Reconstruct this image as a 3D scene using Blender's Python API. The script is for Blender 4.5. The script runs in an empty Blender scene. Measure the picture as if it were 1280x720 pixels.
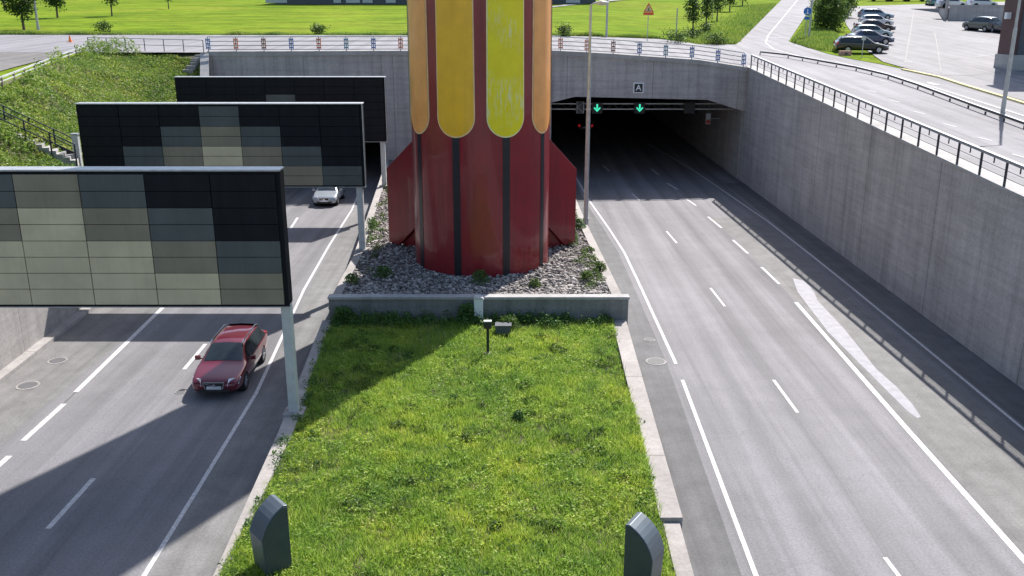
import bpy, bmesh, math, random
import numpy as np
from mathutils import Vector, Matrix
random.seed(7); RNG = np.random.default_rng(7)
R = math.radians
scene = bpy.context.scene
col = scene.collection

# ------------------------------------------------------------------ camera
F_PX, CAM_H, PITCH = 1140.0, 13.4, math.atan((360 - 15) / 1140.0)
cam_d = bpy.data.cameras.new('camera'); cam_d.sensor_width = 36; cam_d.lens = 36 * F_PX / 1280
cam_d.clip_start = 0.3; cam_d.clip_end = 3000
cam = bpy.data.objects.new('camera', cam_d); col.objects.link(cam)
cam.location = (0, 0, CAM_H); cam.rotation_euler = (math.pi / 2 - PITCH, 0, 0)
scene.camera = cam

# ------------------------------------------------------------------ sky + sun
SUN_DIR = Vector((0.41, 0.80, 1.0)).normalized()          # towards the sun
elev = math.asin(SUN_DIR.z); azim = math.atan2(SUN_DIR.x, SUN_DIR.y)
w = bpy.data.worlds.new('World'); scene.world = w; w.use_nodes = True
nt = w.node_tree; bg = nt.nodes['Background']; sk = nt.nodes.new('ShaderNodeTexSky')
sk.sky_type = 'NISHITA'; sk.sun_disc = False; sk.sun_elevation = elev; sk.sun_rotation = azim
sk.air_density = 1.0; sk.dust_density = 1.5; sk.ozone_density = 1.2
nt.links.new(sk.outputs[0], bg.inputs[0]); bg.inputs[1].default_value = 0.12
sd = bpy.data.lights.new('sun', 'SUN'); sd.energy = 5.0; sd.angle = R(0.5); sd.color = (1.0, 0.945, 0.89)
so = bpy.data.objects.new('sun', sd); col.objects.link(so); so.location = (40, 80, 100)
so.rotation_euler = (-SUN_DIR).to_track_quat('-Z', 'Y').to_euler()
scene.view_settings.view_transform = 'Standard'; scene.view_settings.look = 'None'
scene.view_settings.exposure = 0.70; scene.view_settings.gamma = 1; scene.view_settings.use_curve_mapping = False

# ------------------------------------------------------------------ picture -> place
cP, sP = math.cos(PITCH), math.sin(PITCH)
def ray(px, py):
    u = (px - 640) / F_PX; v = (360 - py) / F_PX
    return np.array([u, cP + v * sP, -sP + v * cP])
def G(px, py, z=0.0):
    d = ray(px, py); t = (z - CAM_H) / d[2]
    return (d[0] * t, d[1] * t)
def sm(a, b, x):
    t = np.clip((x - a) / (b - a), 0, 1); return t * t * (3 - 2 * t)
def T(x, y):                                              # upper ground level
    y = np.maximum(y, -60)
    a = np.interp(x, [-400, 3, 7.5, 15, 19, 400], [10.43, 10.36, 10.12, 9.60, 9.0, 9.0])
    k = np.interp(x, [3, 19], [0.0, 1.0])
    left = 0.036 * (np.minimum(y, 95) - 74) + 0.045 * np.maximum(y - 95, 0)
    right = 0.055 * (y - 74)
    return a + left * (1 - k) + right * k
def GT(px, py, off=0.0):
    d = ray(px, py); t = 20.0
    while t < 700:
        x, y, z = d[0] * t, d[1] * t, CAM_H + d[2] * t
        if z <= T(x, y) + off: break
        t += 0.15
    return (d[0] * t, d[1] * t)

# ------------------------------------------------------------------ materials
def newmat(name):
    m = bpy.data.materials.new(name); m.use_nodes = True
    return m, m.node_tree, m.node_tree.nodes['Principled BSDF']
def N(t, kind, **kw):
    n = t.nodes.new('ShaderNode' + kind)
    for k, v in kw.items():
        if k.startswith('i_'): n.inputs[k[2:].replace('_', ' ')].default_value = v
        else: setattr(n, k, v)
    return n
def rgba(c): return (c[0], c[1], c[2], 1)
def mixc(t, fac, a, b, blend='MIX'):
    n = t.nodes.new('ShaderNodeMix'); n.data_type = 'RGBA'; n.blend_type = blend
    for i, v in ((0, fac), (6, a), (7, b)):
        if hasattr(v, 'links'): t.links.new(v, n.inputs[i])
        elif i == 0: n.inputs[0].default_value = v
        else: n.inputs[i].default_value = rgba(v)
    return n.outputs[2]
def noise(t, scale, detail=4, rough=0.55, stretch=(1, 1, 1), rot=0):
    tc = N(t, 'TexCoord'); mp = N(t, 'Mapping'); mp.inputs['Scale'].default_value = stretch
    mp.inputs['Rotation'].default_value = (0, 0, rot)
    t.links.new(tc.outputs['Object'], mp.inputs[0])
    n = N(t, 'TexNoise'); n.inputs['Scale'].default_value = scale; n.inputs['Detail'].default_value = detail
    n.inputs['Roughness'].default_value = rough; t.links.new(mp.outputs[0], n.inputs['Vector'])
    return n.outputs['Fac']
def ramp(t, src, stops):
    r = N(t, 'ValToRGB'); e = r.color_ramp.elements
    while len(e) < len(stops): e.new(0.5)
    for el, (p, c) in zip(e, stops):
        el.position = p; el.color = rgba(c) if hasattr(c, '__len__') else (c, c, c, 1)
    t.links.new(src, r.inputs[0]); return r.outputs[0]
def bump(t, bs, h, strength=0.3, dist=0.02):
    b = N(t, 'Bump'); b.inputs['Strength'].default_value = strength; b.inputs['Distance'].default_value = dist
    t.links.new(h, b.inputs['Height']); t.links.new(b.outputs[0], bs.inputs['Normal'])
def simple(name, c, rough=0.6, metal=0.0, var=0.12, scale=3.0, coat=0.0, spec=0.5):
    m, t, b = newmat(name)
    f = noise(t, scale, 5)
    lo = [v * (1 - var) for v in c]; hi = [min(1, v * (1 + var)) for v in c]
    t.links.new(ramp(t, f, [(0.3, lo), (0.7, hi)]), b.inputs['Base Color'])
    b.inputs['Roughness'].default_value = rough; b.inputs['Metallic'].default_value = metal
    b.inputs['Coat Weight'].default_value = coat; b.inputs['Specular IOR Level'].default_value = spec
    return m
def streaked(name, c, rough=0.6, amount=0.2, scale=0.9, coat=0.0, spec=0.5, chips=None):
    m, t, b = newmat(name)
    f = noise(t, scale, 5); v = noise(t, 2.2, 6, 0.7, (1.5, 1.5, 0.09)); g = noise(t, 7, 6, 0.75)
    cc = ramp(t, f, [(0.3, [k * 0.88 for k in c]), (0.7, [min(1, k * 1.1) for k in c])])
    cc = mixc(t, 1.0, cc, ramp(t, v, [(0.3, 1 - amount), (0.5, 1.0), (0.75, 1 + amount * 0.4)]), 'MULTIPLY')
    cc = mixc(t, 1.0, cc, ramp(t, g, [(0.3, 1 - amount * 0.4), (0.6, 1.0)]), 'MULTIPLY')
    if chips:
        cc = mixc(t, ramp(t, g, [(0.68, 0.0), (0.72, 0.7)]), cc, chips)
    t.links.new(cc, b.inputs['Base Color']); b.inputs['Coat Weight'].default_value = coat; b.inputs['Specular IOR Level'].default_value = spec
    t.links.new(ramp(t, v, [(0.3, min(1, rough + .15)), (0.7, rough)]), b.inputs['Roughness'])
    return m
def asphalt(name, base, tracks=0.0, phase=0.0, rot=0.0, patch=0.12):
    m, t, b = newmat(name)
    fine = noise(t, 14, 6, 0.75); mid = noise(t, 1.1, 5, 0.6)
    streak = noise(t, 1.0, 4, 0.6, (1.6, 0.035, 1), rot)
    big = noise(t, 0.13, 3)
    lo = [v * 0.66 for v in base]; hi = [v * 1.34 for v in base]
    c = ramp(t, fine, [(0.25, lo), (0.75, hi)])
    c = mixc(t, 1.0, c, ramp(t, mid, [(0.3, 1 - patch), (0.7, 1.0)]), 'MULTIPLY')
    c = mixc(t, 1.0, c, ramp(t, streak, [(0.32, 0.74), (0.5, 0.96), (0.66, 1.10)]), 'MULTIPLY')
    c = mixc(t, 1.0, c, ramp(t, big, [(0.35, 0.88), (0.65, 1.06)]), 'MULTIPLY')
    if tracks:
        tc = N(t, 'TexCoord'); sx = N(t, 'SeparateXYZ'); t.links.new(tc.outputs['Object'], sx.inputs[0])
        a = N(t, 'Math', operation='MULTIPLY_ADD'); a.inputs[1].default_value = 2 * math.pi / 1.76; a.inputs[2].default_value = phase
        t.links.new(sx.outputs['X'], a.inputs[0]); s = N(t, 'Math', operation='SINE'); t.links.new(a.outputs[0], s.inputs[0])
        r = ramp(t, s.outputs[0], [(0.0, 1.0), (0.7, 1.0 + 0.0), (1.0, 1.0 + tracks)])
        mr = N(t, 'MapRange'); mr.inputs['From Min'].default_value = -1; mr.inputs['From Max'].default_value = 1
        mr.inputs['To Min'].default_value = 1 - tracks; mr.inputs['To Max'].default_value = 1 + tracks * 0.5
        t.links.new(s.outputs[0], mr.inputs[0])
        cx = N(t, 'CombineXYZ')
        for i in range(3): t.links.new(mr.outputs[0], cx.inputs[i])
        c = mixc(t, 1.0, c, cx.outputs[0], 'MULTIPLY')
        t.nodes.remove(r.node)
    # long cracks
    vo = N(t, 'TexVoronoi', feature='DISTANCE_TO_EDGE'); vo.inputs['Scale'].default_value = 0.22
    tc2 = N(t, 'TexCoord'); nz = N(t, 'TexNoise'); nz.inputs['Scale'].default_value = 0.6; nz.inputs['Detail'].default_value = 6
    va = N(t, 'VectorMath', operation='MULTIPLY_ADD'); va.inputs[1].default_value = (1.6, 1.6, 1.6)
    t.links.new(tc2.outputs['Object'], nz.inputs['Vector']); t.links.new(nz.outputs['Color'], va.inputs[0]); t.links.new(tc2.outputs['Object'], va.inputs[2])
    t.links.new(va.outputs[0], vo.inputs['Vector'])
    c = mixc(t, 1.0, c, ramp(t, vo.outputs['Distance'], [(0.0, 0.87), (0.006, 1.0)]), 'MULTIPLY')
    t.links.new(c, b.inputs['Base Color']); b.inputs['Roughness'].default_value = 0.85
    bump(t, b, fine, 0.5, 0.012)
    return m
def concrete(name, base, axis='X', board=0.0, panel=0.0, stain=0.35):
    m, t, b = newmat(name)
    st = (2.2, 2.2, 0.10)
    vert = noise(t, 0.8, 6, 0.65, st); blot = noise(t, 0.45, 5, 0.6); fine = noise(t, 9, 6, 0.7)
    horiz = noise(t, 1.3, 4, 0.6, (0.15, 0.15, 3.0))
    c = ramp(t, fine, [(0.2, [v * 0.72 for v in base]), (0.8, [v * 1.18 for v in base])])
    c = mixc(t, 1.0, c, ramp(t, vert, [(0.3, 1 - stain), (0.52, 1.0), (0.72, 1.12)]), 'MULTIPLY')
    c = mixc(t, 1.0, c, ramp(t, blot, [(0.3, 0.82), (0.7, 1.08)]), 'MULTIPLY')
    c = mixc(t, 1.0, c, ramp(t, horiz, [(0.35, 0.88), (0.6, 1.04)]), 'MULTIPLY')
    if board or panel:
        tc = N(t, 'TexCoord'); sx = N(t, 'SeparateXYZ'); t.links.new(tc.outputs['Object'], sx.inputs[0])
        for per, wid, dark in ((board, 0.06, 0.82), (panel, 0.010, 0.35)):
            if not per: continue
            d = N(t, 'Math', operation='DIVIDE'); d.inputs[1].default_value = per; t.links.new(sx.outputs[axis], d.inputs[0])
            fr = N(t, 'Math', operation='FRACT'); t.links.new(d.outputs[0], fr.inputs[0])
            c = mixc(t, 1.0, c, ramp(t, fr.outputs[0], [(0.0, dark), (wid, 1.0)]), 'MULTIPLY')
    t.links.new(c, b.inputs['Base Color']); b.inputs['Roughness'].default_value = 0.9
    bump(t, b, fine, 0.35, 0.02)
    return m
def leafmat(name, stops, trans=0.45, scale=0.8, rough=0.55):
    m, t, b = newmat(name)
    g = N(t, 'NewGeometry')
    c = ramp(t, g.outputs['Random Per Island'], [(i / (len(stops) - 1), s) for i, s in enumerate(stops)])
    big = noise(t, scale, 5, 0.65)
    c = mixc(t, 1.0, c, ramp(t, big, [(0.30, (0.58, 0.72, 0.74)), (0.5, (0.92, 0.95, 0.9)), (0.66, (1.2, 1.08, 0.9))]), 'MULTIPLY')
    big2 = noise(t, scale * 3.4, 4, 0.6); c = mixc(t, 1.0, c, ramp(t, big2, [(0.34, (0.72, 0.80, 0.9)), (0.52, (1.0, 1.0, 1.0)), (0.68, (1.12, 1.02, 1.25))]), 'MULTIPLY')
    t.links.new(c, b.inputs['Base Color']); b.inputs['Roughness'].default_value = rough
    b.inputs['Specular IOR Level'].default_value = 0.3
    tr = N(t, 'BsdfTranslucent'); t.links.new(c, tr.inputs[0]); mx = N(t, 'MixShader'); mx.inputs[0].default_value = trans
    t.links.new(b.outputs[0], mx.inputs[1]); t.links.new(tr.outputs[0], mx.inputs[2])
    t.links.new(mx.outputs[0], t.nodes['Material Output'].inputs[0])
    return m
def emis(name, c, s=1.0):
    m, t, b = newmat(name); b.inputs['Base Color'].default_value = rgba([v * 0.3 for v in c])
    b.inputs['Emission Color'].default_value = rgba(c); b.inputs['Emission Strength'].default_value = s
    return m
M = {}
M['asphalt_main'] = asphalt('worn_asphalt', (0.205, 0.200, 0.212), 0.13, 0.6)
M['asphalt_left'] = asphalt('worn_asphalt_left', (0.190, 0.187, 0.197), 0.10, 2.0)
M['asphalt_shoulder'] = asphalt('rough_shoulder_asphalt', (0.200, 0.197, 0.195), 0, patch=0.3)
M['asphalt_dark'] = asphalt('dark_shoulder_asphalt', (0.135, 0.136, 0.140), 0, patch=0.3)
M['asphalt_up'] = asphalt('pale_upper_asphalt', (0.240, 0.234, 0.248), 0.08, 0.2)
M['asphalt_lot'] = asphalt('car_park_asphalt', (0.242, 0.234, 0.245), 0, patch=0.25)
M['gravel_lot'] = asphalt('gravelly_ground', (0.21, 0.195, 0.185), 0, patch=0.4)
M['seam'] = simple('tar_seam', (0.10, 0.10, 0.105), 0.7)
M['paint'] = simple('worn_road_paint', (0.50, 0.495, 0.495), 0.75, var=0.28, scale=9)
M['paint_pale'] = simple('pale_spilled_paint', (0.29, 0.285, 0.315), 0.75, var=0.14, scale=3)
M['conc_wall'] = concrete('retaining_wall_concrete', (0.44, 0.41, 0.395), 'Y', 0.0, 8.3, 0.22)
M['conc_face'] = concrete('portal_concrete', (0.44, 0.42, 0.41), 'X', 0.0, 6.9, 0.30)
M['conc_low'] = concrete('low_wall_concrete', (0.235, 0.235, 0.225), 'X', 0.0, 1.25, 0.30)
M['conc_left'] = concrete('left_wall_concrete', (0.335, 0.320, 0.310), 'Y', 0.0, 5.2, 0.16)
M['kerb'] = concrete('kerb_concrete', (0.36, 0.335, 0.315), 'Y', 0.0, 6.0, 0.12)
M['coping'] = concrete('coping_concrete', (0.42, 0.41, 0.40), 'Y', 0.0, 0.0, 0.12)
M['tunnel'] = concrete('pale_tunnel_concrete', (0.45, 0.44, 0.43), 'Y', 0.0, 5.0, 0.2)  # pale base colour stands in for lamp light inside the tubes
M['maroon'] = streaked('maroon_gloss_paint', (0.25, 0.014, 0.022), 0.25, 0.26, 0.8, coat=0.35, chips=(0.24, 0.10, 0.09))
M['black_stripe'] = simple('black_stripe_paint', (0.016, 0.016, 0.022), 0.35, var=0.2)
M['petal_orange'] = streaked('orange_enamel', (0.92, 0.38, 0.10), 0.28, 0.08, 1.2, coat=0.1)
M['petal_amber'] = streaked('amber_enamel', (0.95, 0.49, 0.02), 0.28, 0.08, 0.9, coat=0.2)
m, t, b = newmat('weathered_yellow_enamel')
f1 = noise(t, 1.0, 5, 0.6); f2 = noise(t, 6.0, 8, 0.8, (1.6, 1.6, 0.28)); f3 = noise(t, 0.42, 3, 0.5, (1, 1, 1))
c = ramp(t, f1, [(0.3, (0.80, 0.64, 0.008)), (0.7, (0.88, 0.74, 0.015))])
msk = N(t, 'Math', operation='MULTIPLY'); t.links.new(ramp(t, f2, [(0.50, 0.0), (0.60, 1.0)]), msk.inputs[0]); t.links.new(ramp(t, f3, [(0.52, 0.0), (0.60, 0.6)]), msk.inputs[1])
c = mixc(t, msk.outputs[0], c, (0.75, 0.76, 0.58)); t.links.new(c, b.inputs['Base Color']); b.inputs['Roughness'].default_value = 0.30
M['petal_yellow'] = m
M['petal_edge'] = simple('highlit_edge_trim', (0.88, 0.60, 0.32), 0.4)  # pale petal outline with the gloss highlight painted into its colour
M['petal_edge_y'] = simple('highlit_yellow_edge_trim', (0.88, 0.82, 0.42), 0.4)  # yellow petal outline, same highlight painted in
M['steel'] = simple('galvanised_steel', (0.42, 0.43, 0.44), 0.45, 0.6, var=0.15, scale=5)
M['steel_pale'] = simple('pale_painted_steel', (0.50, 0.52, 0.52), 0.5, 0.1)
M['rail_dark'] = simple('dark_railing_paint', (0.028, 0.028, 0.042), 0.5, 0.2)
M['rail_grey'] = simple('weathered_grey_rail', (0.30, 0.31, 0.33), 0.5, 0.4)
M['tile0'] = streaked('black_cladding', (0.0055, 0.0065, 0.010), 0.6, 0.25, spec=0.25)
M['tile1'] = streaked('slate_cladding', (0.092, 0.104, 0.100), 0.6, 0.10, spec=0.3)
M['tile2'] = streaked('taupe_cladding', (0.255, 0.222, 0.160), 0.6, 0.10, spec=0.3)
M['tile3'] = streaked('stone_cladding', (0.60, 0.52, 0.34), 0.6, 0.08, spec=0.3)
M['joint'] = simple('black_joint', (0.010, 0.010, 0.012), 0.7)
M['box_blue'] = simple('slate_blue_housing', (0.105, 0.13, 0.15), 0.42, 0.2, var=0.08)
M['box_dark'] = simple('dark_teal_panel', (0.045, 0.062, 0.072), 0.45)
M['white'] = simple('white_plastic', (0.75, 0.77, 0.80), 0.5, var=0.05)
M['black'] = simple('black_plastic', (0.02, 0.02, 0.022), 0.5)
M['rubber'] = simple('tyre_rubber', (0.018, 0.018, 0.018), 0.85)
M['rim'] = simple('alloy_rim', (0.55, 0.56, 0.58), 0.35, 0.7)
M['chrome'] = simple('chrome', (0.75, 0.76, 0.78), 0.15, 1.0, var=0.02)
M['lamp_white'] = simple('headlamp_lens', (0.75, 0.77, 0.80), 0.12, 0.3, var=0.05, coat=0.8)
M['lamp_red'] = simple('tail_lamp_lens', (0.50, 0.015, 0.015), 0.2, var=0.05)
M['red'] = simple('signal_red', (0.65, 0.05, 0.03), 0.5)
M['orange'] = simple('signal_orange', (0.80, 0.22, 0.04), 0.5)
M['blue'] = simple('sign_blue', (0.03, 0.16, 0.55), 0.4)
M['acc_blue'] = simple('blue_wrap', (0.10, 0.19, 0.45), 0.6)
M['acc_red'] = simple('red_wrap', (0.60, 0.20, 0.11), 0.6)
M['acc_brown'] = simple('brown_wrap', (0.28, 0.13, 0.08), 0.6)
M['acc_teal'] = simple('teal_wrap', (0.10, 0.28, 0.38), 0.6)
M['brick_red'] = simple('red_brown_cladding', (0.10, 0.05, 0.05), 0.7)
M['clad_grey'] = simple('dark_grey_cladding', (0.075, 0.085, 0.10), 0.6)
M['yellow_kerb'] = simple('faded_yellow_kerb', (0.62, 0.54, 0.26), 0.8, var=0.2)
M['green_lit'] = emis('lit_green_arrow', (0.05, 0.80, 0.48), 0.7)
M['red_lit'] = emis('lit_tail_lamp', (0.9, 0.04, 0.05), 0.15)
M['bark'] = simple('bark', (0.12, 0.09, 0.07), 0.9, var=0.3, scale=8)
M['wood'] = simple('grey_wood', (0.22, 0.18, 0.14), 0.85)
M['stone'] = concrete('rubble_stone', (0.30, 0.285, 0.27), 'Y', 0, 0, 0.3)
M['soil'] = simple('soil', (0.075, 0.075, 0.03), 0.95, var=0.4, scale=2)
M['grass'] = leafmat('lush_grass', [(0.18, 0.30, 0.035), (0.29, 0.45, 0.055), (0.40, 0.54, 0.085), (0.54, 0.60, 0.20)], 0.5, 0.5)
M['weed'] = leafmat('weed_leaves', [(0.05, 0.12, 0.03), (0.10, 0.20, 0.045), (0.17, 0.28, 0.07)], 0.4, 0.9)
M['slope_leaf'] = leafmat('slope_greenery', [(0.09, 0.18, 0.03), (0.20, 0.31, 0.045), (0.30, 0.41, 0.07), (0.42, 0.44, 0.15)], 0.4, 0.28)
M['tree_leaf'] = leafmat('tree_leaves', [(0.025, 0.06, 0.015), (0.055, 0.11, 0.022), (0.09, 0.15, 0.03)], 0.35, 0.7)
M['bush_leaf'] = leafmat('bush_leaves', [(0.05, 0.10, 0.02), (0.10, 0.17, 0.03), (0.16, 0.22, 0.05)], 0.4, 0.7)
m, t, b = newmat('meadow'); a_ = noise(t, 0.06, 5, 0.6); b_ = noise(t, 1.6, 6, 0.8, (0.35, 1, 1)); c_ = noise(t, 0.25, 5, 0.7, (0.4, 1.6, 1))
c = ramp(t, a_, [(0.3, (0.10, 0.175, 0.010)), (0.5, (0.155, 0.23, 0.013)), (0.7, (0.20, 0.245, 0.022))])
c = mixc(t, 1.0, c, ramp(t, b_, [(0.3, 0.45), (0.52, 1.0), (0.72, 1.35)]), 'MULTIPLY')
c = mixc(t, 1.0, c, ramp(t, c_, [(0.35, 0.66), (0.6, 1.15)]), 'MULTIPLY')
t.links.new(c, b.inputs['Base Color']); b.inputs['Roughness'].default_value = 1.0; b.inputs['Specular IOR Level'].default_value = 0.05; bump(t, b, b_, 0.8, 0.15)
M['meadow'] = m
m, t, b = newmat('loose_stone'); g_ = N(t, 'NewGeometry')
c = ramp(t, g_.outputs['Random Per Island'], [(0.0, (0.11, 0.10, 0.095)), (0.5, (0.29, 0.26, 0.24)), (1.0, (0.52, 0.48, 0.44))])
f_ = noise(t, 12, 4); c = mixc(t, 1.0, c, ramp(t, f_, [(0.3, 0.8), (0.7, 1.1)]), 'MULTIPLY')
t.links.new(c, b.inputs['Base Color']); b.inputs['Roughness'].default_value = 0.9
M['loose_stone'] = m
m, t, b = newmat('car_glass'); b.inputs['Base Color'].default_value = (0.02, 0.028, 0.03, 1); b.inputs['Roughness'].default_value = 0.06
b.inputs['Specular IOR Level'].default_value = 0.8; nz_ = noise(t, 1.2, 2); t.links.new(ramp(t, nz_, [(0.3, (0.014, 0.02, 0.022)), (0.7, (0.03, 0.042, 0.045))]), b.inputs['Base Color'])
M['glass'] = m
_paint = {}
def carpaint(c):
    if c not in _paint:
        m = simple('car_paint', c, 0.28, 0.25, var=0.04, scale=1, coat=1.0); _paint[c] = m
    return _paint[c]

# ------------------------------------------------------------------ builders
def tag(o, label=None, cat=None, group=None, kind=None):
    if label: o['label'] = label
    if cat: o['category'] = cat
    if group: o['group'] = group
    if kind: o['kind'] = kind
    return o
def thing(name, label, cat, loc=(0, 0, 0), rz=0, group=None):
    o = bpy.data.objects.new(name, None); col.objects.link(o); o.empty_display_size = 0.3
    o.location = loc; o.rotation_euler = (0, 0, rz)
    return tag(o, label, cat, group)
class MB:
    def __init__(s): s.v = []; s.f = []; s.mi = []
    def add(s, vs, fs, mi=0):
        o = len(s.v); s.v += [tuple(p) for p in vs]; s.f += [tuple(i + o for i in f) for f in fs]; s.mi += [mi] * len(fs); return s
    def box(s, x0, x1, y0, y1, z0, z1, mi=0, mtx=None):
        vs = [(x, y, z) for z in (z0, z1) for y in (y0, y1) for x in (x0, x1)]
        if mtx is not None: vs = [tuple(mtx @ Vector(v)) for v in vs]
        return s.add(vs, [(0, 2, 3, 1), (4, 5, 7, 6), (0, 1, 5, 4), (2, 6, 7, 3), (0, 4, 6, 2), (1, 3, 7, 5)], mi)
    def prism(s, poly, z0, z1, mi=0):                    # poly in xy
        n = len(poly); z0 = z0 if hasattr(z0, '__len__') else [z0] * n; z1 = z1 if hasattr(z1, '__len__') else [z1] * n
        vs = [(p[0], p[1], z0[i]) for i, p in enumerate(poly)] + [(p[0], p[1], z1[i]) for i, p in enumerate(poly)]
        fs = [tuple(range(n))[::-1], tuple(range(n, 2 * n))] + [(i, (i + 1) % n, (i + 1) % n + n, i + n) for i in range(n)]
        return s.add(vs, fs, mi)
    def extrude_y(s, poly, y0, y1, mi=0):                # poly in xz
        n = len(poly); vs = [(p[0], y0, p[1]) for p in poly] + [(p[0], y1, p[1]) for p in poly]
        fs = [tuple(range(n)), tuple(range(n, 2 * n))[::-1]] + [(i + n, (i + 1) % n + n, (i + 1) % n, i) for i in range(n)]
        return s.add(vs, fs, mi)
    def tube(s, pts, r, n=8, mi=0, caps=True):
        pts = [Vector(p) for p in pts]; rs = r if hasattr(r, '__len__') else [r] * len(pts); rings = []
        for i, p in enumerate(pts):
            d = (pts[min(i + 1, len(pts) - 1)] - pts[max(i - 1, 0)]).normalized()
            a = Vector((0, 0, 1)) if abs(d.z) < 0.9 else Vector((1, 0, 0))
            u = d.cross(a).normalized(); q = d.cross(u)
            rings.append([p + (u * math.cos(2 * math.pi * k / n) + q * math.sin(2 * math.pi * k / n)) * rs[i] for k in range(n)])
        vs = [v for rg in rings for v in rg]
        fs = [(i * n + k, i * n + (k + 1) % n, (i + 1) * n + (k + 1) % n, (i + 1) * n + k) for i in range(len(pts) - 1) for k in range(n)]
        if caps: fs += [tuple(range(n))[::-1], tuple(range((len(pts) - 1) * n, len(pts) * n))]
        return s.add(vs, fs, mi)
    def bar(s, a, b, wd, h, mi=0):                        # rectangular bar a->b
        a = Vector(a); b = Vector(b); d = (b - a).normalized()
        up = Vector((0, 0, 1)) if abs(d.z) < 0.95 else Vector((0, 1, 0))
        u = d.cross(up).normalized() * wd / 2; q = d.cross(u).normalized() * h / 2
        vs = [p + i * u + j * q for p in (a, b) for i, j in ((-1, -1), (1, -1), (1, 1), (-1, 1))]
        return s.add(vs, [(0, 3, 2, 1), (4, 5, 6, 7)] + [(i, (i + 1) % 4, (i + 1) % 4 + 4, i + 4) for i in range(4)], mi)
    def ribbon(s, A, B, zf, nx=1, mi=0):                  # surface between two polylines, z from zf(x,y)
        n = len(A)
        vs = []
        for a, b2 in zip(A, B):
            for k in range(nx + 1):
                x = a[0] + (b2[0] - a[0]) * k / nx; y = a[1] + (b2[1] - a[1]) * k / nx; vs.append((x, y, float(zf(x, y))))
        fs = [(i * (nx + 1) + k, i * (nx + 1) + k + 1, (i + 1) * (nx + 1) + k + 1, (i + 1) * (nx + 1) + k) for i in range(n - 1) for k in range(nx)]
        return s.add(vs, fs, mi)
    def line(s, pts, wd, zf, mi=0):
        P = [Vector((p[0], p[1])) for p in pts]; A = []; B = []
        for i, p in enumerate(P):
            d = (P[min(i + 1, len(P) - 1)] - P[max(i - 1, 0)]).normalized(); nrm = Vector((-d.y, d.x)) * wd / 2
            A.append(p + nrm); B.append(p - nrm)
        return s.ribbon(A, B, zf, 1, mi)
    def build(s, name, mats, parent=None, smooth=False, bevel=0.0, fix=True):
        me = bpy.data.meshes.new(name); o = bpy.data.objects.new(name, me); col.objects.link(o)
        off = Vector((0, 0, 0))
        if parent is not None:
            o.parent = parent; q = parent
            while q is not None:
                off += Vector(q.location) if not q.get('_local') else Vector((0, 0, 0)); q = q.parent
        me.from_pydata([(v[0] - off.x, v[1] - off.y, v[2] - off.z) for v in s.v], [], s.f)
        mats = mats if isinstance(mats, (list, tuple)) else [mats]
        for m_ in mats: me.materials.append(m_)
        me.polygons.foreach_set('material_index', s.mi)
        if fix or smooth:
            bm = bmesh.new(); bm.from_mesh(me)
            if fix: bmesh.ops.recalc_face_normals(bm, faces=bm.faces)
            bm.to_mesh(me); bm.free()
        if smooth:
            me.polygons.foreach_set('use_smooth', [True] * len(me.polygons))
        if bevel:
            bv = o.modifiers.new('bevel', 'BEVEL'); bv.width = bevel; bv.segments = 2; bv.limit_method = 'ANGLE'
        return o
def sheet(name, mb, mat, kind='structure', label=None):   # setting surface, faces up
    o = mb.build(name, mat, fix=False); me = o.data
    bm = bmesh.new(); bm.from_mesh(me)
    for f in bm.faces:
        f.normal_update()
        if f.normal.z < 0: f.normal_flip()
    bm.to_mesh(me); bm.free()
    return tag(o, label, None, None, kind)
def fastmesh(name, V, Fq, mat, parent=None, off=(0, 0, 0)):
    V = np.asarray(V, dtype=np.float32) - np.asarray(off, dtype=np.float32); Fq = np.asarray(Fq, dtype=np.int32)
    me = bpy.data.meshes.new(name); k = Fq.shape[1]
    me.vertices.add(len(V)); me.vertices.foreach_set('co', V.ravel())
    me.loops.add(Fq.size); me.loops.foreach_set('vertex_index', Fq.ravel())
    me.polygons.add(len(Fq)); me.polygons.foreach_set('loop_start', np.arange(0, Fq.size, k, dtype=np.int32))
    me.update(calc_edges=True); me.materials.append(mat)
    o = bpy.data.objects.new(name, me); col.objects.link(o)
    if parent is not None: o.parent = parent
    return o
def leaf_geo(Pn, size, flat=0.5, aspect=0.55):
    n = len(Pn); size = np.broadcast_to(size, (n,))[:, None]
    d = RNG.normal(size=(n, 3)); d[:, 2] *= flat; d /= np.linalg.norm(d, axis=1)[:, None]
    e = RNG.normal(size=(n, 3)); e -= (e * d).sum(1)[:, None] * d; e /= np.linalg.norm(e, axis=1)[:, None]
    a = Pn - d * size * 0.5; c_ = Pn + d * size * 0.5; b_ = Pn + e * size * aspect * 0.5; d_ = Pn - e * size * aspect * 0.5
    V = np.stack([a, b_, c_, d_], 1).reshape(-1, 3); return V, np.arange(4 * n).reshape(n, 4)
def blade_geo(Pn, h, wd, lean=0.5):
    n = len(Pn); ang = RNG.uniform(0, 2 * np.pi, n); h = np.broadcast_to(h, (n,)); wd = np.broadcast_to(wd, (n,))
    side = np.stack([np.cos(ang), np.sin(ang), 0 * ang], 1) * (wd / 2)[:, None]
    la = RNG.uniform(0, 2 * np.pi, n); ln = RNG.uniform(0.1, 1, n) * lean * h
    tip = Pn + np.stack([np.cos(la) * ln, np.sin(la) * ln, h], 1)
    V = np.stack([Pn - side, Pn + side, tip], 1).reshape(-1, 3); return V, np.arange(3 * n).reshape(n, 3)
def copy_tree(o, parent=None):
    c = o.copy(); col.objects.link(c); c.parent = parent
    for ch in list(o.children): copy_tree(ch, c)
    return c
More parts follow.
